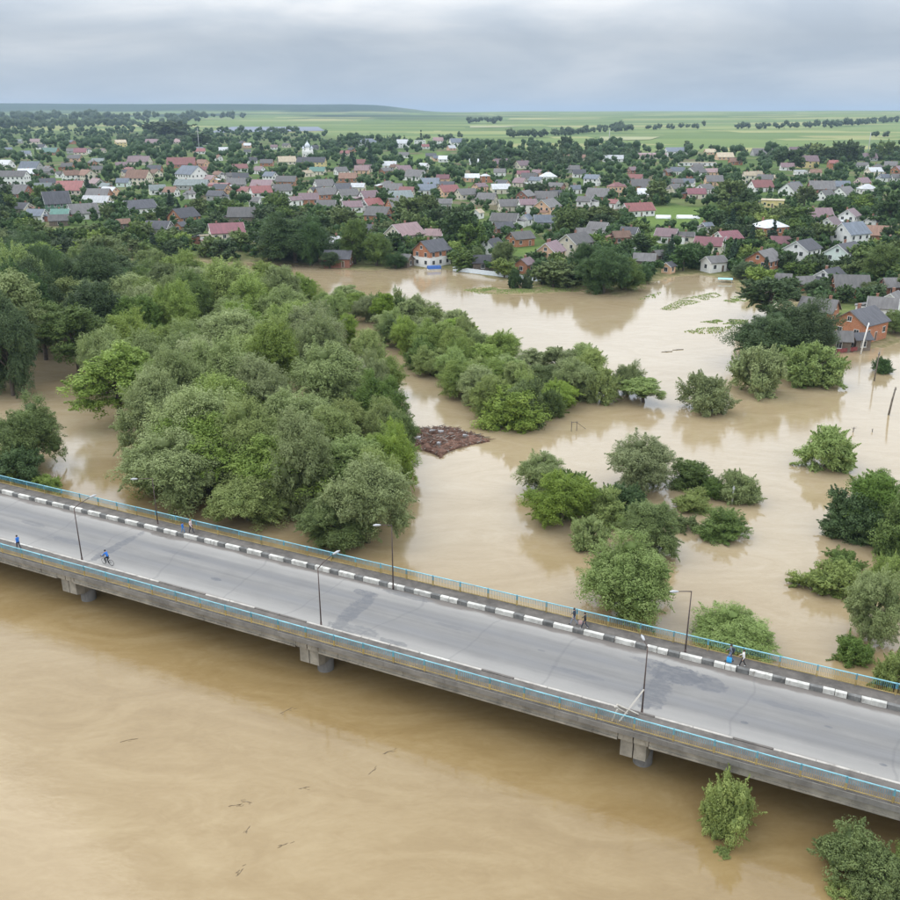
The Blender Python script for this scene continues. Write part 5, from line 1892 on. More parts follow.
# ------------------------------------------------------------------ trees of the town
G_TOWN = 'garden trees of the riverside town'
HAND = [
    (296, 268, 62, 50, 'd', 'broad dark tree clump member beside the flooded low brick house'), (312, 268, 32, 46, 'd', None), (330, 270, 19, 16, 'd', None), (355, 266, 27, 42, 'm', None),
    (377, 268, 30, 32, 'm', None), (396, 271, 19, 17, 'd', None), (462, 252, 38, 40, 'd', None), (470, 269, 26, 20, 'm', None), (502, 274, 23, 30, 'm', None), (548, 279, 32, 19, 'd', None),
    (565, 238, 25, 28, 'm', None), (586, 282, 32, 36, 'd', None), (603, 297, 46, 44, 'd', None), (622, 292, 36, 32, 'm', None), (640, 284, 22, 18, 'd', None), (728, 209, 27, 25, 'm', None),
    (818, 250, 30, 24, 'm', None), (768, 264, 28, 18, 'm', None), (877, 287, 32, 36, 'm', None), (888, 230, 28, 32, 'd', None), (795, 242, 22, 20, 'm', None), (745, 280, 24, 16, 'd', None),
    (815, 300, 24, 18, 'd', None), (868, 300, 22, 16, 'm', None), (895, 335, 26, 22, 'm', None), (742, 218, 26, 24, 'd', None), (690, 262, 26, 18, 'd', None), (670, 262, 22, 16, 'd', None),
    (270, 258, 34, 34, 'd', None), (288, 250, 30, 26, 'd', None), (245, 252, 24, 20, 'm', None), (212, 258, 26, 20, 'm', None), (190, 244, 30, 14, 'd', None), (170, 246, 30, 14, 'm', None),
    (445, 262, 20, 16, 'd', None), (425, 225, 30, 28, 'm', None), (408, 228, 30, 28, 'm', None), (385, 240, 22, 18, 'm', None), (345, 232, 30, 24, 'm', None), (322, 228, 34, 20, 'd', None),
    (110, 222, 12, 14, 'm', None), (118, 218, 12, 12, 'd', None), (42, 207, 16, 18, 'm', None), (89, 197, 9, 18, 's', 'dark pointed spruce beside the red-roofed house'),
    (370, 168, 9, 22, 's', 'tall dark spruce standing alone in the far town'), (200, 148, 30, 12, 'd', None), (170, 142, 40, 14, 'd', None), (262, 160, 10, 14, 's', None),
    (345, 168, 10, 15, 's', None), (352, 168, 10, 14, 's', None), (565, 152, 14, 14, 'd', None), (790, 170, 26, 17, 'd', None), (815, 158, 24, 12, 'd', None), (848, 165, 22, 20, 'd', None), (838, 164, 20, 18, 'd', None),
    (860, 212, 26, 16, 'm', None), (655, 205, 28, 22, 'm', None), (640, 238, 24, 16, 'm', None), (610, 228, 24, 16, 'm', None), (780, 225, 22, 18, 'm', None), (757, 235, 18, 14, 'd', None),
]
TL = {'d': 'dark green garden tree among the town houses', 'm': 'mid green garden tree among the town houses', 'o': 'olive garden tree among the town houses',
      's': 'dark pointed spruce among the town houses', 'b': 'light green garden tree among the town houses'}
rngv = random.Random(31)


def town_label(tn, px, py, x, y, rad):
    look = {'d': 'dark green', 'm': 'mid green', 'o': 'olive', 's': 'dark pointed spruce', 'b': 'light green'}[tn]
    size = 'large' if rad > 4.6 else 'small' if rad < 2.6 else 'medium'
    hx = min(HINFO, key=lambda h: (h[0] - x) ** 2 + (h[1] - y) ** 2)
    side = 'before' if hx[1] > y else 'behind'
    return f"{size} {look}{'' if tn == 's' else ' garden tree'} {side} the {hx[2]}"


ntown = 0
for px, py, w, h, tn, lb in HAND:
    place_px('spruce_tree' if tn == 's' else 'garden_tree', 'spruce' if tn == 's' else ('garden' if py < 262 else 'willow'), px, py, w, h,
             M_SPRUCE if tn == 's' else MATK[tn], lb or town_label(tn, px, py, *ground(px, py)[:2], w * .5 * ground(px, py)[1] / FOC), 'tree', G_TOWN, rngv, z=None, grow=1.06)
    ntown += 1

def field_edge(px):
    return np.interp(px, [-50, 120, 200, 300, 330, 440, 470, 560, 600, 640, 700, 760, 830, 900, 950], [131, 132, 131, 133, 141, 140, 148, 150, 149, 153, 158, 160, 156, 156, 156])


cand = []
FT = np.array(FOOT); HR = np.array(HRECT)
PX = np.zeros((4000, 3)); npx = len(PLANTS[:4000]); PX[:npx] = np.array(PLANTS)[:4000]
tries = 0
while len(cand) < 3200 and tries < 40000:
    tries += 1
    px = rngv.uniform(-20, 920)
    py = 132 + 168 * rngv.random() ** 1.25
    if py < field_edge(px):
        continue
    if py > 150:
        p = at(px, py, 3.0)
    else:
        p = ground(px, py)
        if p is None:
            continue
    rad = rngv.choices((rngv.uniform(1.2, 2.2), rngv.uniform(2.2, 4.4), rngv.uniform(4.4, 6.8)), (3, 5, 2.4))[0]
    if p[1] > 900:
        rad = rad * 1.2 + 2.0
    hgt = rad * rngv.uniform(1.4, 2.0)
    if np.any((FT[:, 0] - p[0]) ** 2 + (FT[:, 1] - p[1]) ** 2 < (FT[:, 2] * .8 + rad * .45) ** 2):
        continue
    if np.any((PX[:npx, 0] - p[0]) ** 2 + (PX[:npx, 1] - p[1]) ** 2 < ((PX[:npx, 2] + rad) * .44) ** 2):
        continue
    if any(bool(in_poly(px, py, c)) for c in CLEAR) or float(poly_dist(p[0], p[1], LAND)) < 3:
        continue
    p[2] = float(height(p[0], p[1]))
    # keep the listed house fronts in sight
    x0, y0, dd = project((p[0], p[1], p[2] + hgt))
    rp = rad * FOC / dd
    ox = np.minimum(x0 + rp, HR[:, 2]) - np.maximum(x0 - rp, HR[:, 0])
    oy = np.minimum(py, HR[:, 3]) - np.maximum(y0, HR[:, 1])
    cov = np.where((ox > 0) & (oy > 0) & (HR[:, 4] > p[1]), ox * oy / ((HR[:, 2] - HR[:, 0]) * (HR[:, 3] - HR[:, 1]) + .1), 0)
    if (cov * np.where(HR[:, 3] > 180, 1.6, 1.2)).max() > .48:
        continue
    tn = rngv.choices('dmob', (7, 6, 1.2, .5))[0]
    if rngv.random() < .05:
        tn = 's'; rad *= .55; hgt = rad * 4.2
    cand.append((p, rad, hgt, tn, rp))
    PX[npx] = (p[0], p[1], rad); npx += 1
print('TOWN TREES', len(cand), tries)
cand.sort(key=lambda c: -c[4])
for p, rad, hgt, tn, rp in cand[:300 - ntown]:
    o = plant('spruce_tree' if tn == 's' else 'garden_tree', 'spruce' if tn == 's' else 'garden', tuple(map(float, p)), rad, hgt, M_SPRUCE if tn == 's' else MATK[tn], town_label(tn, 0, 0, p[0], p[1], rad), 'tree', G_TOWN, rngv)


def joined(name, items, key_lobes, label=None, mat=None, leaf=1.1, sub=4, leaves=6):
    """many far trees that read as one mass"""
    lob = []
    g = random.Random(3)
    for (x, y, z, r, h, sp) in items:
        if sp:
            for k in range(5):
                f = k / 5
                lob.append(((x + g.uniform(-.2, .2), y, z + h * (.12 + f * .8)), max(.5, r * (1 - f) * 1.0)))
        else:
            for k in range(key_lobes):
                d = Vector((g.gauss(0, 1), g.gauss(0, 1), g.gauss(.3, .8))).normalized()
                lob.append(((x + d.x * r * .55, y + d.y * r * .55, z + h * .55 + d.z * h * .3), r * g.uniform(.42, .62)))
    me = leaf_mesh(name, 5, lob, sub, leaves, leaf, .65, .25, core=.8, feather=0)
    o = mesh_obj(name, me, mat or M_DARK)
    o['kind'] = 'stuff'
    if label:
        tag(o, label, 'trees')
    return o


joined('distant_garden_trees', [(c[0][0], c[0][1], c[0][2], c[1], c[2], c[3] == 's') for c in cand[300 - ntown:]], 4, 'dark mass of small garden trees at the far side of town')

# woods and belts beyond the town
belts = []
rb = random.Random(8)


def belt(pts, n, jitter, r0, r1, spruce=0.0, ratio=1.5):
    for _ in range(n):
        t = rb.random() * (len(pts) - 1); i = int(t); f = t - i
        px = pts[i][0] * (1 - f) + pts[i + 1][0] * f
        py = pts[i][1] * (1 - f) + pts[i + 1][1] * f + rb.uniform(-jitter, jitter)
        p = ground(px, py)
        if p is None:
            continue
        r = rb.uniform(r0, r1)
        sp = rb.random() < spruce
        belts.append((p[0], p[1], p[2] - .3, r * (.7 if sp else 1), r * (3.0 if sp else ratio) * rb.uniform(.85, 1.2), sp))


belt([(468, 163), (500, 166), (540, 166), (600, 164)], 70, 3, 3.5, 6, .55)
belt([(468, 153), (540, 158), (605, 157)], 40, 2, 4, 7, .3)
belt([(120, 143), (150, 142), (205, 143)], 40, 2.2, 5, 9, 0)
belt([(505, 139), (560, 136), (600, 132), (660, 130), (705, 128)], 60, .8, 6, 11, 0)
belt([(735, 129), (780, 129.5), (830, 128), (870, 124), (900, 122)], 60, .8, 7, 13, 0)
belt([(600, 130), (620, 129.5)], 8, .4, 8, 12, 0)
belt([(0, 127), (60, 128), (120, 126), (200, 124)], 90, 2.5, 9, 16, 0)
belt([(-10, 120), (100, 121), (250, 119)], 90, 1.6, 12, 22, 0)
belt([(260, 132), (285, 133), (300, 131)], 14, 1, 6, 9, 0)
belt([(465, 123), (500, 124)], 10, .3, 12, 16, 0)
belt([(330, 146), (345, 147), (400, 144), (460, 139)], 34, 1.5, 4, 7, .1)
belt([(600, 160), (625, 160), (640, 156)], 20, 2, 4, 6, .2)
belt([(860, 137), (875, 137), (890, 137)], 4, .5, 6, 8, 0)
belt([(680, 148), (720, 152), (760, 158), (790, 160)], 16, 2, 3, 6, .1)
belt([(870, 160), (900, 158)], 14, 2, 4, 6, .1)
joined('distant_woods', belts, 5, 'dark tree belts and woods between the far fields', leaf=2.0, sub=4, leaves=9)

# blue-grey covered strips on the far fields
def field_strip(pxs, mat):
    pts = [ground(*p) for p in pxs]
    b = MB()
    n = 8
    a, c, d, e = pts
    for i in range(n):
        for j in range(n):
            q = []
            for (u, v) in ((i, j), (i + 1, j), (i + 1, j + 1), (i, j + 1)):
                u, v = u / n, v / n
                p = (a * (1 - u) + c * u) * (1 - v) + (e * (1 - u) + d * u) * v
                q.append((p[0], p[1], float(height(p[0], p[1])) + .8))
            b.quad(*q)
    structure(mesh_obj('field_strip', b.mesh('field_strip'), mat))


M_STRIP = rough_paint('covered_crop_rows', (.14, .16, .21), .2, (.12, .16, .1), .4, .01)
field_strip([(205, 133), (325, 131), (318, 127), (232, 127)], M_STRIP)
M_PALE = rough_paint('ripe_field', (.24, .245, .105), .12, (.16, .2, .08), .3, .01)
field_strip([(470, 128), (505, 127.5), (520, 126), (470, 126)], M_PALE)
field_strip([(600, 141), (650, 140), (660, 137), (600, 137)], M_PALE)

# ------------------------------------------------------------------ drowned grass, debris, driftwood
def grass_patch(name, pxpoly, n, hgt, mat, label, seed):
    poly = [tuple(at(*p)[:2]) for p in pxpoly]
    g = random.Random(seed)
    xs = [p[0] for p in poly]; ys = [p[1] for p in poly]
    b = MB()
    k = 0
    while k < n:
        x, y = g.uniform(min(xs), max(xs)), g.uniform(min(ys), max(ys))
        if not bool(in_poly(x, y, poly)) or vnoise(np.array(x / 2.2), np.array(y / 2.2), seed) < .34:
            n -= .3
            continue
        k += 1
        a = g.uniform(0, 6.28); w = g.uniform(.12, .32); h = hgt * g.uniform(.4, 1.2)
        z = max(0.0, float(height(x, y)) if 'lawn' in name else 0.0)
        dx, dy = math.cos(a) * w, math.sin(a) * w
        lx, ly = g.uniform(-.5, .5) * h, g.uniform(-.5, .5) * h
        b.tri((x - dx, y - dy, z - .1), (x + dx, y + dy, z - .1), (x + lx, y + ly, z + h))
        b.tri((x - dy, y + dx, z - .1), (x + dy, y - dx, z - .1), (x - lx, y - ly, z + h * .8))
    o = mesh_obj(name, b.mesh(name), mat)
    o['kind'] = 'stuff'
    tag(o, label, 'grass')


M_GRASS = rough_paint('drowned_grass', (.21, .31, .07), .3, (.26, .25, .1), .3, .4)
grass_patch('drowned_grass', [(660, 309), (680, 299), (715, 292), (722, 296), (700, 302), (670, 311)], 3200, .13, M_GRASS, 'drowned green grass streak in the pale lagoon', 1)
grass_patch('drowned_grass', [(722, 301), (735, 296), (758, 295), (757, 300), (735, 303)], 1500, .13, M_GRASS, 'drowned grass patch next to the thin-crowned shore tree', 2)
grass_patch('drowned_grass', [(700, 322), (720, 319), (748, 320), (748, 325), (720, 324)], 1300, .14, M_GRASS, 'drowned grass strip in front of the thin-crowned shore tree', 3)
grass_patch('drowned_grass', [(682, 332), (700, 328), (735, 326), (720, 333), (700, 334)], 320, .3, M_GRASS, 'scattered reed tips beyond the upright willow bush', 4)
grass_patch('drowned_lawn', [(462, 290), (480, 287), (515, 288), (560, 280), (585, 284), (590, 292), (555, 292), (520, 294), (480, 294)], 5200, .13, M_GRASS, 'low bright lawn half under water by two shrubs', 5)
grass_patch('drowned_grass', [(637, 300), (650, 294), (662, 292), (655, 298)], 200, .25, M_GRASS, 'thin drowned grass by the shore trees', 6)
grass_patch('drowned_grass', [(0, 474), (30, 484), (62, 492), (58, 497), (0, 488)], 700, .5, M_GRASS, 'weedy grass along the bank under the bridge railing', 7)


def log(b, p, q, r, m=0):
    mid = ((p[0] + q[0]) / 2 + .05, (p[1] + q[1]) / 2, (p[2] + q[2]) / 2 + .03)
    b.tube([p, mid, q], [r, r * .9, r * .6], 5, m)


def debris_raft():
    pxo = [(408, 431), (425, 429.5), (442, 428.5), (458, 431), (472, 435), (491, 441.5), (476, 444), (462, 447.5), (450, 451), (443, 456), (441, 459.5), (436, 455), (424, 451), (408, 449)]
    poly = [tuple(at(*p)[:2]) for p in pxo]
    c = np.mean(poly, 0)
    o = empty('debris_raft', (float(c[0]), float(c[1]), 0))
    tag(o, 'raft of brown driftwood and rubbish jammed in the channel', 'debris')
    g = random.Random(9)
    rel = [(p[0] - c[0], p[1] - c[1]) for p in poly]
    # matted base
    b = MB()
    xs = [p[0] for p in rel]; ys = [p[1] for p in rel]
    nx, ny = 46, 52
    gx = np.linspace(min(xs), max(xs), nx); gy = np.linspace(min(ys), max(ys), ny)
    X, Y = np.meshgrid(gx, gy)
    d = poly_dist(X, Y, rel)
    Z = np.where(d > 0, .12 + .30 * np.minimum(d, 1.5) * (.3 + vnoise(X * 1.7, Y * 1.7, 4)) + .22 * vnoise(X * 4, Y * 4, 6), -.4)
    idx = np.arange(nx * ny).reshape(ny, nx)
    b.v = np.stack([X, Y, Z], -1).reshape(-1, 3).tolist()
    for j in range(ny - 1):
        for i in range(nx - 1):
            if max(d[j, i], d[j + 1, i], d[j, i + 1], d[j + 1, i + 1]) > -.3:
                b.f.append((idx[j, i], idx[j, i + 1], idx[j + 1, i + 1], idx[j + 1, i])); b.m.append(0)
    mesh_obj('debris_mat', b.mesh('debris_mat'), M_DRIFT, o)
    b = MB()
    n = 0
    while n < 900:
        x, y = g.uniform(min(xs), max(xs)), g.uniform(min(ys), max(ys))
        dd = float(poly_dist(x, y, rel))
        if dd < -.35:
            continue
        dd = max(dd, 0)
        n += 1
        L = g.uniform(.3, 1.5); a = g.uniform(0, 3.14)
        z = .25 + .32 * min(dd, 1.5) * g.uniform(.4, 1.3)
        log(b, (x, y, z), (x + math.cos(a) * L, y + math.sin(a) * L, z + g.uniform(-.2, .25)), g.uniform(.025, .08), g.choices((0, 1, 2), (7, 2, 1))[0])
    s = mesh_obj('branches', b.mesh('branches'), [M_DRIFT, M_WOODOLD, rough_paint('bleached_wood', (.38, .34, .30), .25)], o)
    s['kind'] = 'stuff'
    for k in range(16):
        x, y = g.uniform(min(xs), max(xs)), g.uniform(min(ys), max(ys))
        if float(poly_dist(x, y, rel)) < .6:
            continue
        b = MB(); a = g.uniform(0, 3.14); L = g.uniform(1.5, 3.2)
        log(b, (x - math.cos(a) * L / 2, y - math.sin(a) * L / 2, .55), (x + math.cos(a) * L / 2, y + math.sin(a) * L / 2, .7), g.uniform(.09, .16))
        mesh_obj('log', b.mesh('log', True), M_WOODOLD, o)
    M_TRASH = rough_paint('pale_rubbish', (.34, .33, .33), .4)
    for px, py in ((432, 435), (441, 436), (466, 440), (440, 448), (418, 442)):
        q = at(px, py)
        b = MB()
        for k in range(7):
            x, y = q[0] - c[0] + g.uniform(-.3, .3), q[1] - c[1] + g.uniform(-.25, .25)
            s_ = g.uniform(.16, .3)
            b.box(x - s_, x + s_, y - s_ * .6, y + s_ * .6, .55, .62 + s_ * 1.2)
        mesh_obj('plastic_heap', b.mesh('plastic_heap'), M_TRASH, o)


debris_raft()

DRIFT = [(286, 711, 2.2, 40, 'short dark driftwood drifting off the middle pier'), 
         (236, 805, 1.9, 15, 'flat tangle of driftwood in the open river'), (247, 802, 1.6, -10, 'pale-tipped branch beside the driftwood tangle'), 
         (248, 829, 1.3, 75, 'upright dark stub floating in the river'), (283, 845, 1.5, 35, 'forked stick at the river middle'), (240, 872, 1.4, 60, 'thin stick near the bottom of the river'), (388, 752, 1.7, 30, 'dark snag drifting between the bright young tree and the open river'),
         (372, 772, 1.4, 50, 'trailing snag behind the dark snag'), (130, 740, 2.6, 20, 'long thin drift line of twigs near the pier'), 
         (303, 788, 1.0, 10, 'sliver of wood by the small stick')]
rd = random.Random(12)
M_DRIFT2 = rough_paint('soaked_twigs', (.15, .105, .062), .4)
for px, py, L, a, lb in DRIFT:
    L *= .72
    p = at(px, py)
    o = empty('driftwood', (float(p[0]), float(p[1]), 0), R(a))
    tag(o, lb, 'driftwood', 'driftwood floating on the river')
    b = MB()
    k = L / 2
    w1, w2, w3 = (rd.uniform(-.06, .06) * L for _ in range(3))
    b.tube([(-k, 0, -.02), (-k * .55, w1, .012), (-k * .1, w2, -.012), (k * .4, w3, .015), (k, 0, -.03)], [.01, .024, .03, .024, .008], 6)
    mesh_obj('stem', b.mesh('stem', True), M_DRIFT2, o)
    for j in range(4):
        x = rd.uniform(-k, k); yy = rd.uniform(-.22, .22)
        b = MB(); b.tube([(x, yy, .0), (x + rd.uniform(.1, .35), yy + rd.uniform(-.12, .12), .012)], [.02, .01], 5)
        mesh_obj('twig', b.mesh('twig'), M_DRIFT2, o)
for px, py, hh, lb in ((853, 432, .9, 'short stake with twigs in the open flood'), (872, 432, .5, 'dark stump tip near the twiggy stake'), (667, 352, .25, 'log floating low in the pale lagoon'), (678, 350, .2, 'thin log floating in the pale lagoon')):
    p = at(px, py)
    o = empty('snag', (float(p[0]), float(p[1]), 0), R(10)); tag(o, lb, 'snag', 'snags in the open flood')
    b = MB()
    if hh > .4:
        b.tube([(0, 0, -.6), (.05, 0, hh)], [.09, .06], 6)
    else:
        b.tube([(-1.3, 0, .0), (1.3, .1, .05)], [.12, .1], 6)
    mesh_obj('stem', b.mesh('stem', True), M_WOODOLD, o)
    for j in range(4):
        b = MB(); b.tube([(0, 0, max(.05, hh * .5)), (rd.uniform(-.6, .6), rd.uniform(-.6, .6), max(.1, hh * rd.uniform(.6, 1.3)))], [.03, .012], 5)
        mesh_obj('twig', b.mesh('twig'), M_WOODOLD, o)

# ------------------------------------------------------------------ people
def solid(name, col, rough=.8):
    return rough_paint(name, col, .12, dirt_amt=.05, scale=6, rough=rough, fine=30)


SKIN = solid('skin', (.50, .30, .22)); HAIR = solid('brown_hair', (.035, .025, .02)); SHOE = solid('dark_shoes', (.03, .03, .03))


def skin_body(name, joints, bones, mats, hgt):
    """continuous figure grown from a jointed skeleton; clothing colours follow the nearest bone"""
    keys = list(joints)
    me = bpy.data.meshes.new(name)
    me.from_pydata([joints[k][0] for k in keys], [(keys.index(a), keys.index(b)) for a, b, _ in bones], [])
    ob = bpy.data.objects.new(name, me); COL.objects.link(ob)
    md = ob.modifiers.new('s', 'SKIN'); md.use_smooth_shade = True
    sv = me.skin_vertices[0].data
    for i, k in enumerate(keys):
        r = joints[k][1]
        sv[i].radius = (r, r) if not isinstance(r, tuple) else r
        sv[i].use_root = (k == 'pelvis')
    sb = ob.modifiers.new('u', 'SUBSURF'); sb.levels = sb.render_levels = 1
    dg = bpy.context.evaluated_depsgraph_get()
    out = bpy.data.meshes.new_from_object(ob.evaluated_get(dg))
    out.name = name
    bpy.data.objects.remove(ob)
    slots = []
    for a, b, m in bones:
        if m not in slots:
            slots.append(m)
    out.materials.clear()
    for m in slots:
        out.materials.append(mats[m])
    for f in out.polygons:
        c = f.center
        best, bi = 1e9, 0
        for a, b, m in bones:
            pa, pb = Vector(joints[a][0]), Vector(joints[b][0])
            t = max(0, min(1, (c - pa).dot(pb - pa) / ((pb - pa).length_squared + 1e-9)))
            dd = (c - pa - (pb - pa) * t).length
            if dd < best:
                best, bi = dd, slots.index(m)
        f.material_index = bi
        f.use_smooth = True
    return out


def person(x, y, z, head, label, top, legs, hgt=1.75, stride=.25, hair=None, pose='walk', arm=.25, shoe=None, group='people on the bridge'):
    o = empty('person', (x, y, z), head)
    tag(o, label, 'person', group)
    s = hgt / 1.75
    f = stride
    if pose == 'walk':
        J = {'pelvis': ((0, 0, .95), .13), 'waist': ((0, 0, 1.10), .125), 'chest': ((.02, 0, 1.32), (.16, .13)), 'neck': ((.03, 0, 1.48), .058), 'head': ((.05, 0, 1.60), .088), 'crown': ((.04, 0, 1.69), .075),
             'shl': ((.02, .19, 1.42), .062), 'ell': ((-arm * .5, .24, 1.15), .045), 'hal': ((-arm * .3 + .06, .25, .90), .036), 'fil': ((-arm * .3 + .1, .25, .80), .028),
             'shr': ((.02, -.19, 1.42), .062), 'elr': ((arm * .35, -.24, 1.15), .045), 'har': ((arm + .1, -.25, .93), .036), 'fir': ((arm + .16, -.25, .84), .028),
             'hil': ((0, .10, .90), .10), 'knl': ((f * .65, .10, .50), .065), 'anl': ((f, .10, .09), .045), 'tol': ((f + .18, .11, .04), .035),
             'hir': ((0, -.10, .90), .10), 'knr': ((-f * .15, -.10, .49), .065), 'anr': ((-f * 1.1, -.10, .12), .045), 'tor': ((-f * 1.1 + .16, -.11, .04), .035)}
    else:
        J = {'pelvis': ((0, 0, .98), .13), 'waist': ((.07, 0, 1.12), .125), 'chest': ((.18, 0, 1.33), (.16, .13)), 'neck': ((.25, 0, 1.48), .058), 'head': ((.29, 0, 1.60), .088), 'crown': ((.28, 0, 1.69), .075),
             'shl': ((.2, .19, 1.42), .062), 'ell': ((.38, .24, 1.2), .045), 'hal': ((.58, .22, 1.08), .036), 'fil': ((.64, .21, 1.05), .028),
             'shr': ((.2, -.19, 1.42), .062), 'elr': ((.38, -.24, 1.2), .045), 'har': ((.58, -.22, 1.08), .036), 'fir': ((.64, -.21, 1.05), .028),
             'hil': ((.02, .10, .95), .10), 'knl': ((.38, .12, .72), .065), 'anl': ((.22, .12, .36), .045), 'tol': ((.38, .12, .30), .035),
             'hir': ((.02, -.10, .95), .10), 'knr': ((.26, -.12, .56), .065), 'anr': ((.05, -.12, .20), .045), 'tor': ((.21, -.12, .14), .035)}
    J = {k: (tuple(c * s for c in v[0]), tuple(q * s for q in v[1]) if isinstance(v[1], tuple) else v[1] * s) for k, v in J.items()}
    B = [('pelvis', 'waist', 'top'), ('waist', 'chest', 'top'), ('chest', 'neck', 'top'), ('neck', 'head', 'skin'), ('head', 'crown', 'hair'),
         ('chest', 'shl', 'top'), ('shl', 'ell', 'top'), ('ell', 'hal', 'top'), ('hal', 'fil', 'skin'), ('chest', 'shr', 'top'), ('shr', 'elr', 'top'), ('elr', 'har', 'top'), ('har', 'fir', 'skin'),
         ('pelvis', 'hil', 'legs'), ('hil', 'knl', 'legs'), ('knl', 'anl', 'legs'), ('anl', 'tol', 'shoe'), ('pelvis', 'hir', 'legs'), ('hir', 'knr', 'legs'), ('knr', 'anr', 'legs'), ('anr', 'tor', 'shoe')]
    me = skin_body('body', J, B, {'top': top, 'legs': legs, 'skin': SKIN, 'hair': hair or HAIR, 'shoe': shoe or SHOE}, hgt)
    link(bpy.data.objects.new('body', me), o)
    # hair cap and fingers
    b = lathe([(.001, .125 * s), (.06 * s, .11 * s), (.098 * s, .055 * s), (.104 * s, -.01 * s), (.09 * s, -.05 * s)], 12)
    h = mesh_obj('hair', b.mesh('hair', True), hair or HAIR, o)
    hx = J['head'][0]; h.location = (hx[0] - .02 * s, hx[1], hx[2] + .03 * s)
    for k in ('fil', 'fir'):
        b = MB(); p = Vector(J[k][0])
        for j in range(4):
            off = Vector(((j - 1.5) * .017, 0, 0)) * s
            b.tube([p + off, p + off * 1.2 + Vector((.012, 0, -.05)) * s, p + off * 1.2 + Vector((.0, 0, -.085 + abs(j - 1.4) * .008)) * s], [.009 * s, .0085 * s, .006 * s], 5)
        b.tube([p + Vector((.03, 0, .02)) * s, p + Vector((.05, 0, -.03)) * s], [.01 * s, .007 * s], 5)
        mesh_obj('fingers', b.mesh('fingers', True), SKIN, o)
    return o, J


NAVY = solid('navy_jacket', (.02, .026, .045)); BLACK = solid('black_cloth', (.018, .018, .02)); JEAN = solid('blue_jeans', (.10, .15, .26)); WHITE = solid('white_shirt', (.70, .68, .66))
BLUE = solid('bright_blue_jacket', (.02, .16, .55)); GREYC = solid('grey_cloth', (.16, .17, .2)); PINKW = solid('pale_pink_shirt', (.66, .52, .50)); DBLUE = solid('dark_trousers', (.03, .035, .055))
FZ = DECK + .26


def on_bridge(s, n, z):
    p = BU * s + BN * n
    return float(p[0]), float(p[1]), z


LEFT, RIGHT = BA + math.pi, BA
person(*on_bridge(-21.2, 71.1, FZ), LEFT, 'person in dark jacket and grey jeans walking by the railing', NAVY, solid('grey_jeans', (.22, .24, .29)), 1.8, .3)
pp, J = person(*on_bridge(-20.1, 70.9, FZ), LEFT + .2, 'person in black jacket carrying a pale bag along the footway', BLACK, DBLUE, 1.72, .32, shoe=solid('pale_shoes', (.6, .58, .56)))


def bag(pos, head, mat, label, sz):
    o = empty('bag', pos, head); tag(o, label, 'bag', 'bags carried on the bridge')
    b = MB(); b.prism([(-.06 * sz, 0), (.06 * sz, 0), (.08 * sz, .14 * sz), (.05 * sz, .36 * sz), (-.05 * sz, .36 * sz), (-.08 * sz, .14 * sz)], -.17 * sz, .17 * sz)
    mesh_obj('pouch', fix_normals(b.mesh('pouch')), mat, o)
    b = MB(); b.tube([(-.1 * sz, 0, .35 * sz), (0, 0, .52 * sz), (.1 * sz, 0, .35 * sz)], [.012, .012, .012], 6)
    mesh_obj('handle', b.mesh('handle'), mat, o)


def hold(o, J, side, mat, label, sz):
    h = Vector(J[side][0]); m = Matrix.Rotation(o.rotation_euler[2], 3, 'Z') @ (h + Vector((0.02, .0, -.56 * sz)))
    p = Vector(o.location) + m
    bag(tuple(p), o.rotation_euler[2], mat, label, sz)


hold(pp, J, 'fir', solid('pinkish_bag', (.5, .33, .31)), 'pale pinkish bag held by the person in black jacket', 1.0)
pp, J = person(*on_bridge(-7.0, 71.15, FZ), LEFT, 'person in grey shirt and jeans with backpack and blue bag', GREYC, JEAN, 1.78, .28)
hold(pp, J, 'fil', solid('blue_plastic_bag', (.04, .36, .70)), 'bright blue carrier bag in the hand of the backpacker', 1.25)


def backpack(x, y, z, head):
    o = empty('backpack', (x, y, z), head); tag(o, 'dark backpack on the back of the person in jeans', 'backpack')
    b = MB(); b.prism([(-.15, 1.02), (.15, 1.02), (.17, 1.2), (.12, 1.45), (-.12, 1.45), (-.17, 1.2)], -.29, -.13)
    mesh_obj('pack', fix_normals(b.mesh('pack')), NAVY, o)
    for s in (-1, 1):
        b = MB(); b.tube([(-.14, s * .1, 1.42), (0.0, s * .12, 1.49), (.15, s * .11, 1.38), (.1, s * .13, 1.2), (-.14, s * .14, 1.08)], [.02] * 5, 5)
        mesh_obj('strap', b.mesh('strap'), NAVY, o)


backpack(*on_bridge(-7.0, 71.15, FZ), LEFT)
person(*on_bridge(-5.9, 70.85, FZ), LEFT, 'person in white shirt and black trousers on the footway', WHITE, BLACK, 1.74, .25, shoe=solid('white_trainers', (.65, .65, .65)))
person(*on_bridge(-67.7, 70.75, FZ), RIGHT, 'child in blue walking by the kerb beside the willow wood', BLUE, solid('child_blue_trousers', (.05, .20, .42)), 1.35, .2)
person(*on_bridge(-66.9, 71.2, FZ), RIGHT, 'adult in pale pink shirt and dark trousers beside the child', PINKW, DBLUE, 1.74, .22, hair=solid('fair_hair', (.3, .2, .1)))
person(*on_bridge(-81.1, 59.7, FZ), LEFT, 'pedestrian in blue jacket on the footway behind the blue-yellow railing', BLUE, DBLUE, 1.74, .2)

CX, CY, CZ = on_bridge(-69.9, 61.6, DECK + .004)
person(CX, CY, CZ, LEFT, 'cyclist in blue jacket riding beside the kerb', BLUE, BLACK, 1.75, pose='ride')


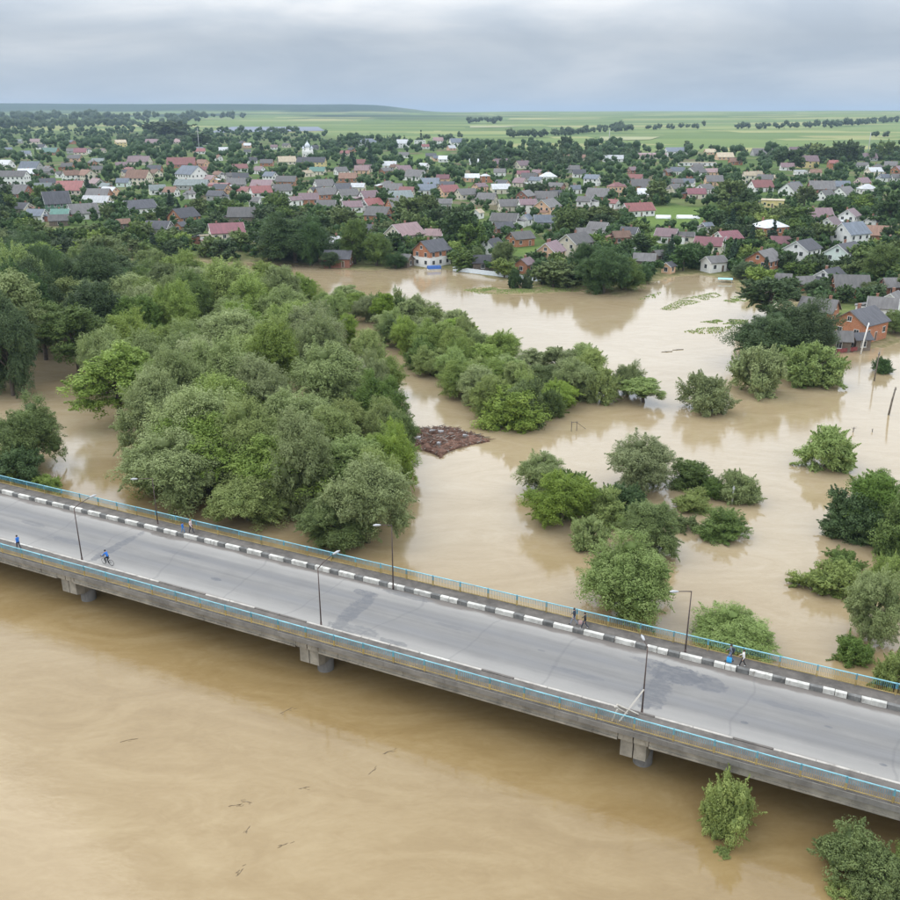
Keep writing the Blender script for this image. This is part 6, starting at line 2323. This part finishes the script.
def bicycle(x, y, z, head):
    o = empty('bicycle', (x, y, z), head); tag(o, 'dark bicycle ridden by the cyclist in blue', 'bicycle')
    met = solid('bicycle_frame_paint', (.06, .07, .08), .4)
    for wx in (-.42, .62):
        b = MB()
        pts = [(wx + .33 * math.cos(a), 0, .34 + .33 * math.sin(a)) for a in np.linspace(0, 2 * math.pi, 25)]
        b.tube(pts, [.022] * 25, 6, cap=False)
        w = mesh_obj('wheel', b.mesh('wheel', True), BLACK, o)
        b = MB()
        for k in range(10):
            a = math.pi * 2 * k / 10
            b.tube([(wx, 0, .34), (wx + .32 * math.cos(a), 0, .34 + .32 * math.sin(a))], [.004, .004], 4)
        mesh_obj('spokes', b.mesh('spokes'), M_GALV, w)
    b = MB()
    for p, q in (((-.42, 0, .34), (.05, 0, .30)), ((.05, 0, .30), (-.06, 0, .82)), ((-.42, 0, .34), (-.05, 0, .76)), ((-.04, 0, .74), (.48, 0, .80)), ((.05, 0, .30), (.49, 0, .72)), ((.62, 0, .34), (.46, 0, .95))):
        b.tube([p, q], [.018, .018], 6)
    mesh_obj('frame', b.mesh('frame', True), met, o)
    b = MB(); b.tube([(.50, -.26, 1.04), (.46, 0, .96), (.50, .26, 1.04)], [.014] * 3, 6); mesh_obj('handlebar', b.mesh('handlebar', True), M_GALV, o)
    b = MB(); b.prism([(-.09, .82), (.09, .82), (.05, .88), (-.05, .88)], -.2, .1); mesh_obj('saddle', fix_normals(b.mesh('saddle')), BLACK, o)
    b = MB(); b.box(.12, .3, .1, .17, .27, .3); b.box(-.04, .14, -.17, -.1, .12, .15); mesh_obj('pedals', b.mesh('pedals'), BLACK, o)
    b = MB(); b.box(.58, .9, -.15, .15, .85, 1.08); mesh_obj('basket', b.mesh('basket'), solid('grey_basket', (.2, .2, .2)), o)


bicycle(CX, CY, CZ, LEFT)

# ------------------------------------------------------------------ haze
def haze():
    me = bpy.data.meshes.new('haze')
    bm = bmesh.new()
    bmesh.ops.create_cube(bm, size=1.0, matrix=Matrix.Translation((0, 6600, 80)) @ Matrix.Diagonal((18600, 14600, 172, 1)))
    bm.to_mesh(me); bm.free()
    m = bpy.data.materials.new('haze_air'); m.use_nodes = True
    n, l = m.node_tree.nodes, m.node_tree.links
    n.clear()
    out = n.new('ShaderNodeOutputMaterial'); v = n.new('ShaderNodeVolumePrincipled')
    v.inputs['Color'].default_value = (.50, .65, .82, 1)
    v.inputs['Density'].default_value = 0.000078
    l.new(v.outputs[0], out.inputs['Volume'])
    o = mesh_obj('haze', me, m)
    o['kind'] = 'stuff'
    o['label'] = 'pale blue summer haze over the whole valley'
    o['category'] = 'haze'


haze()
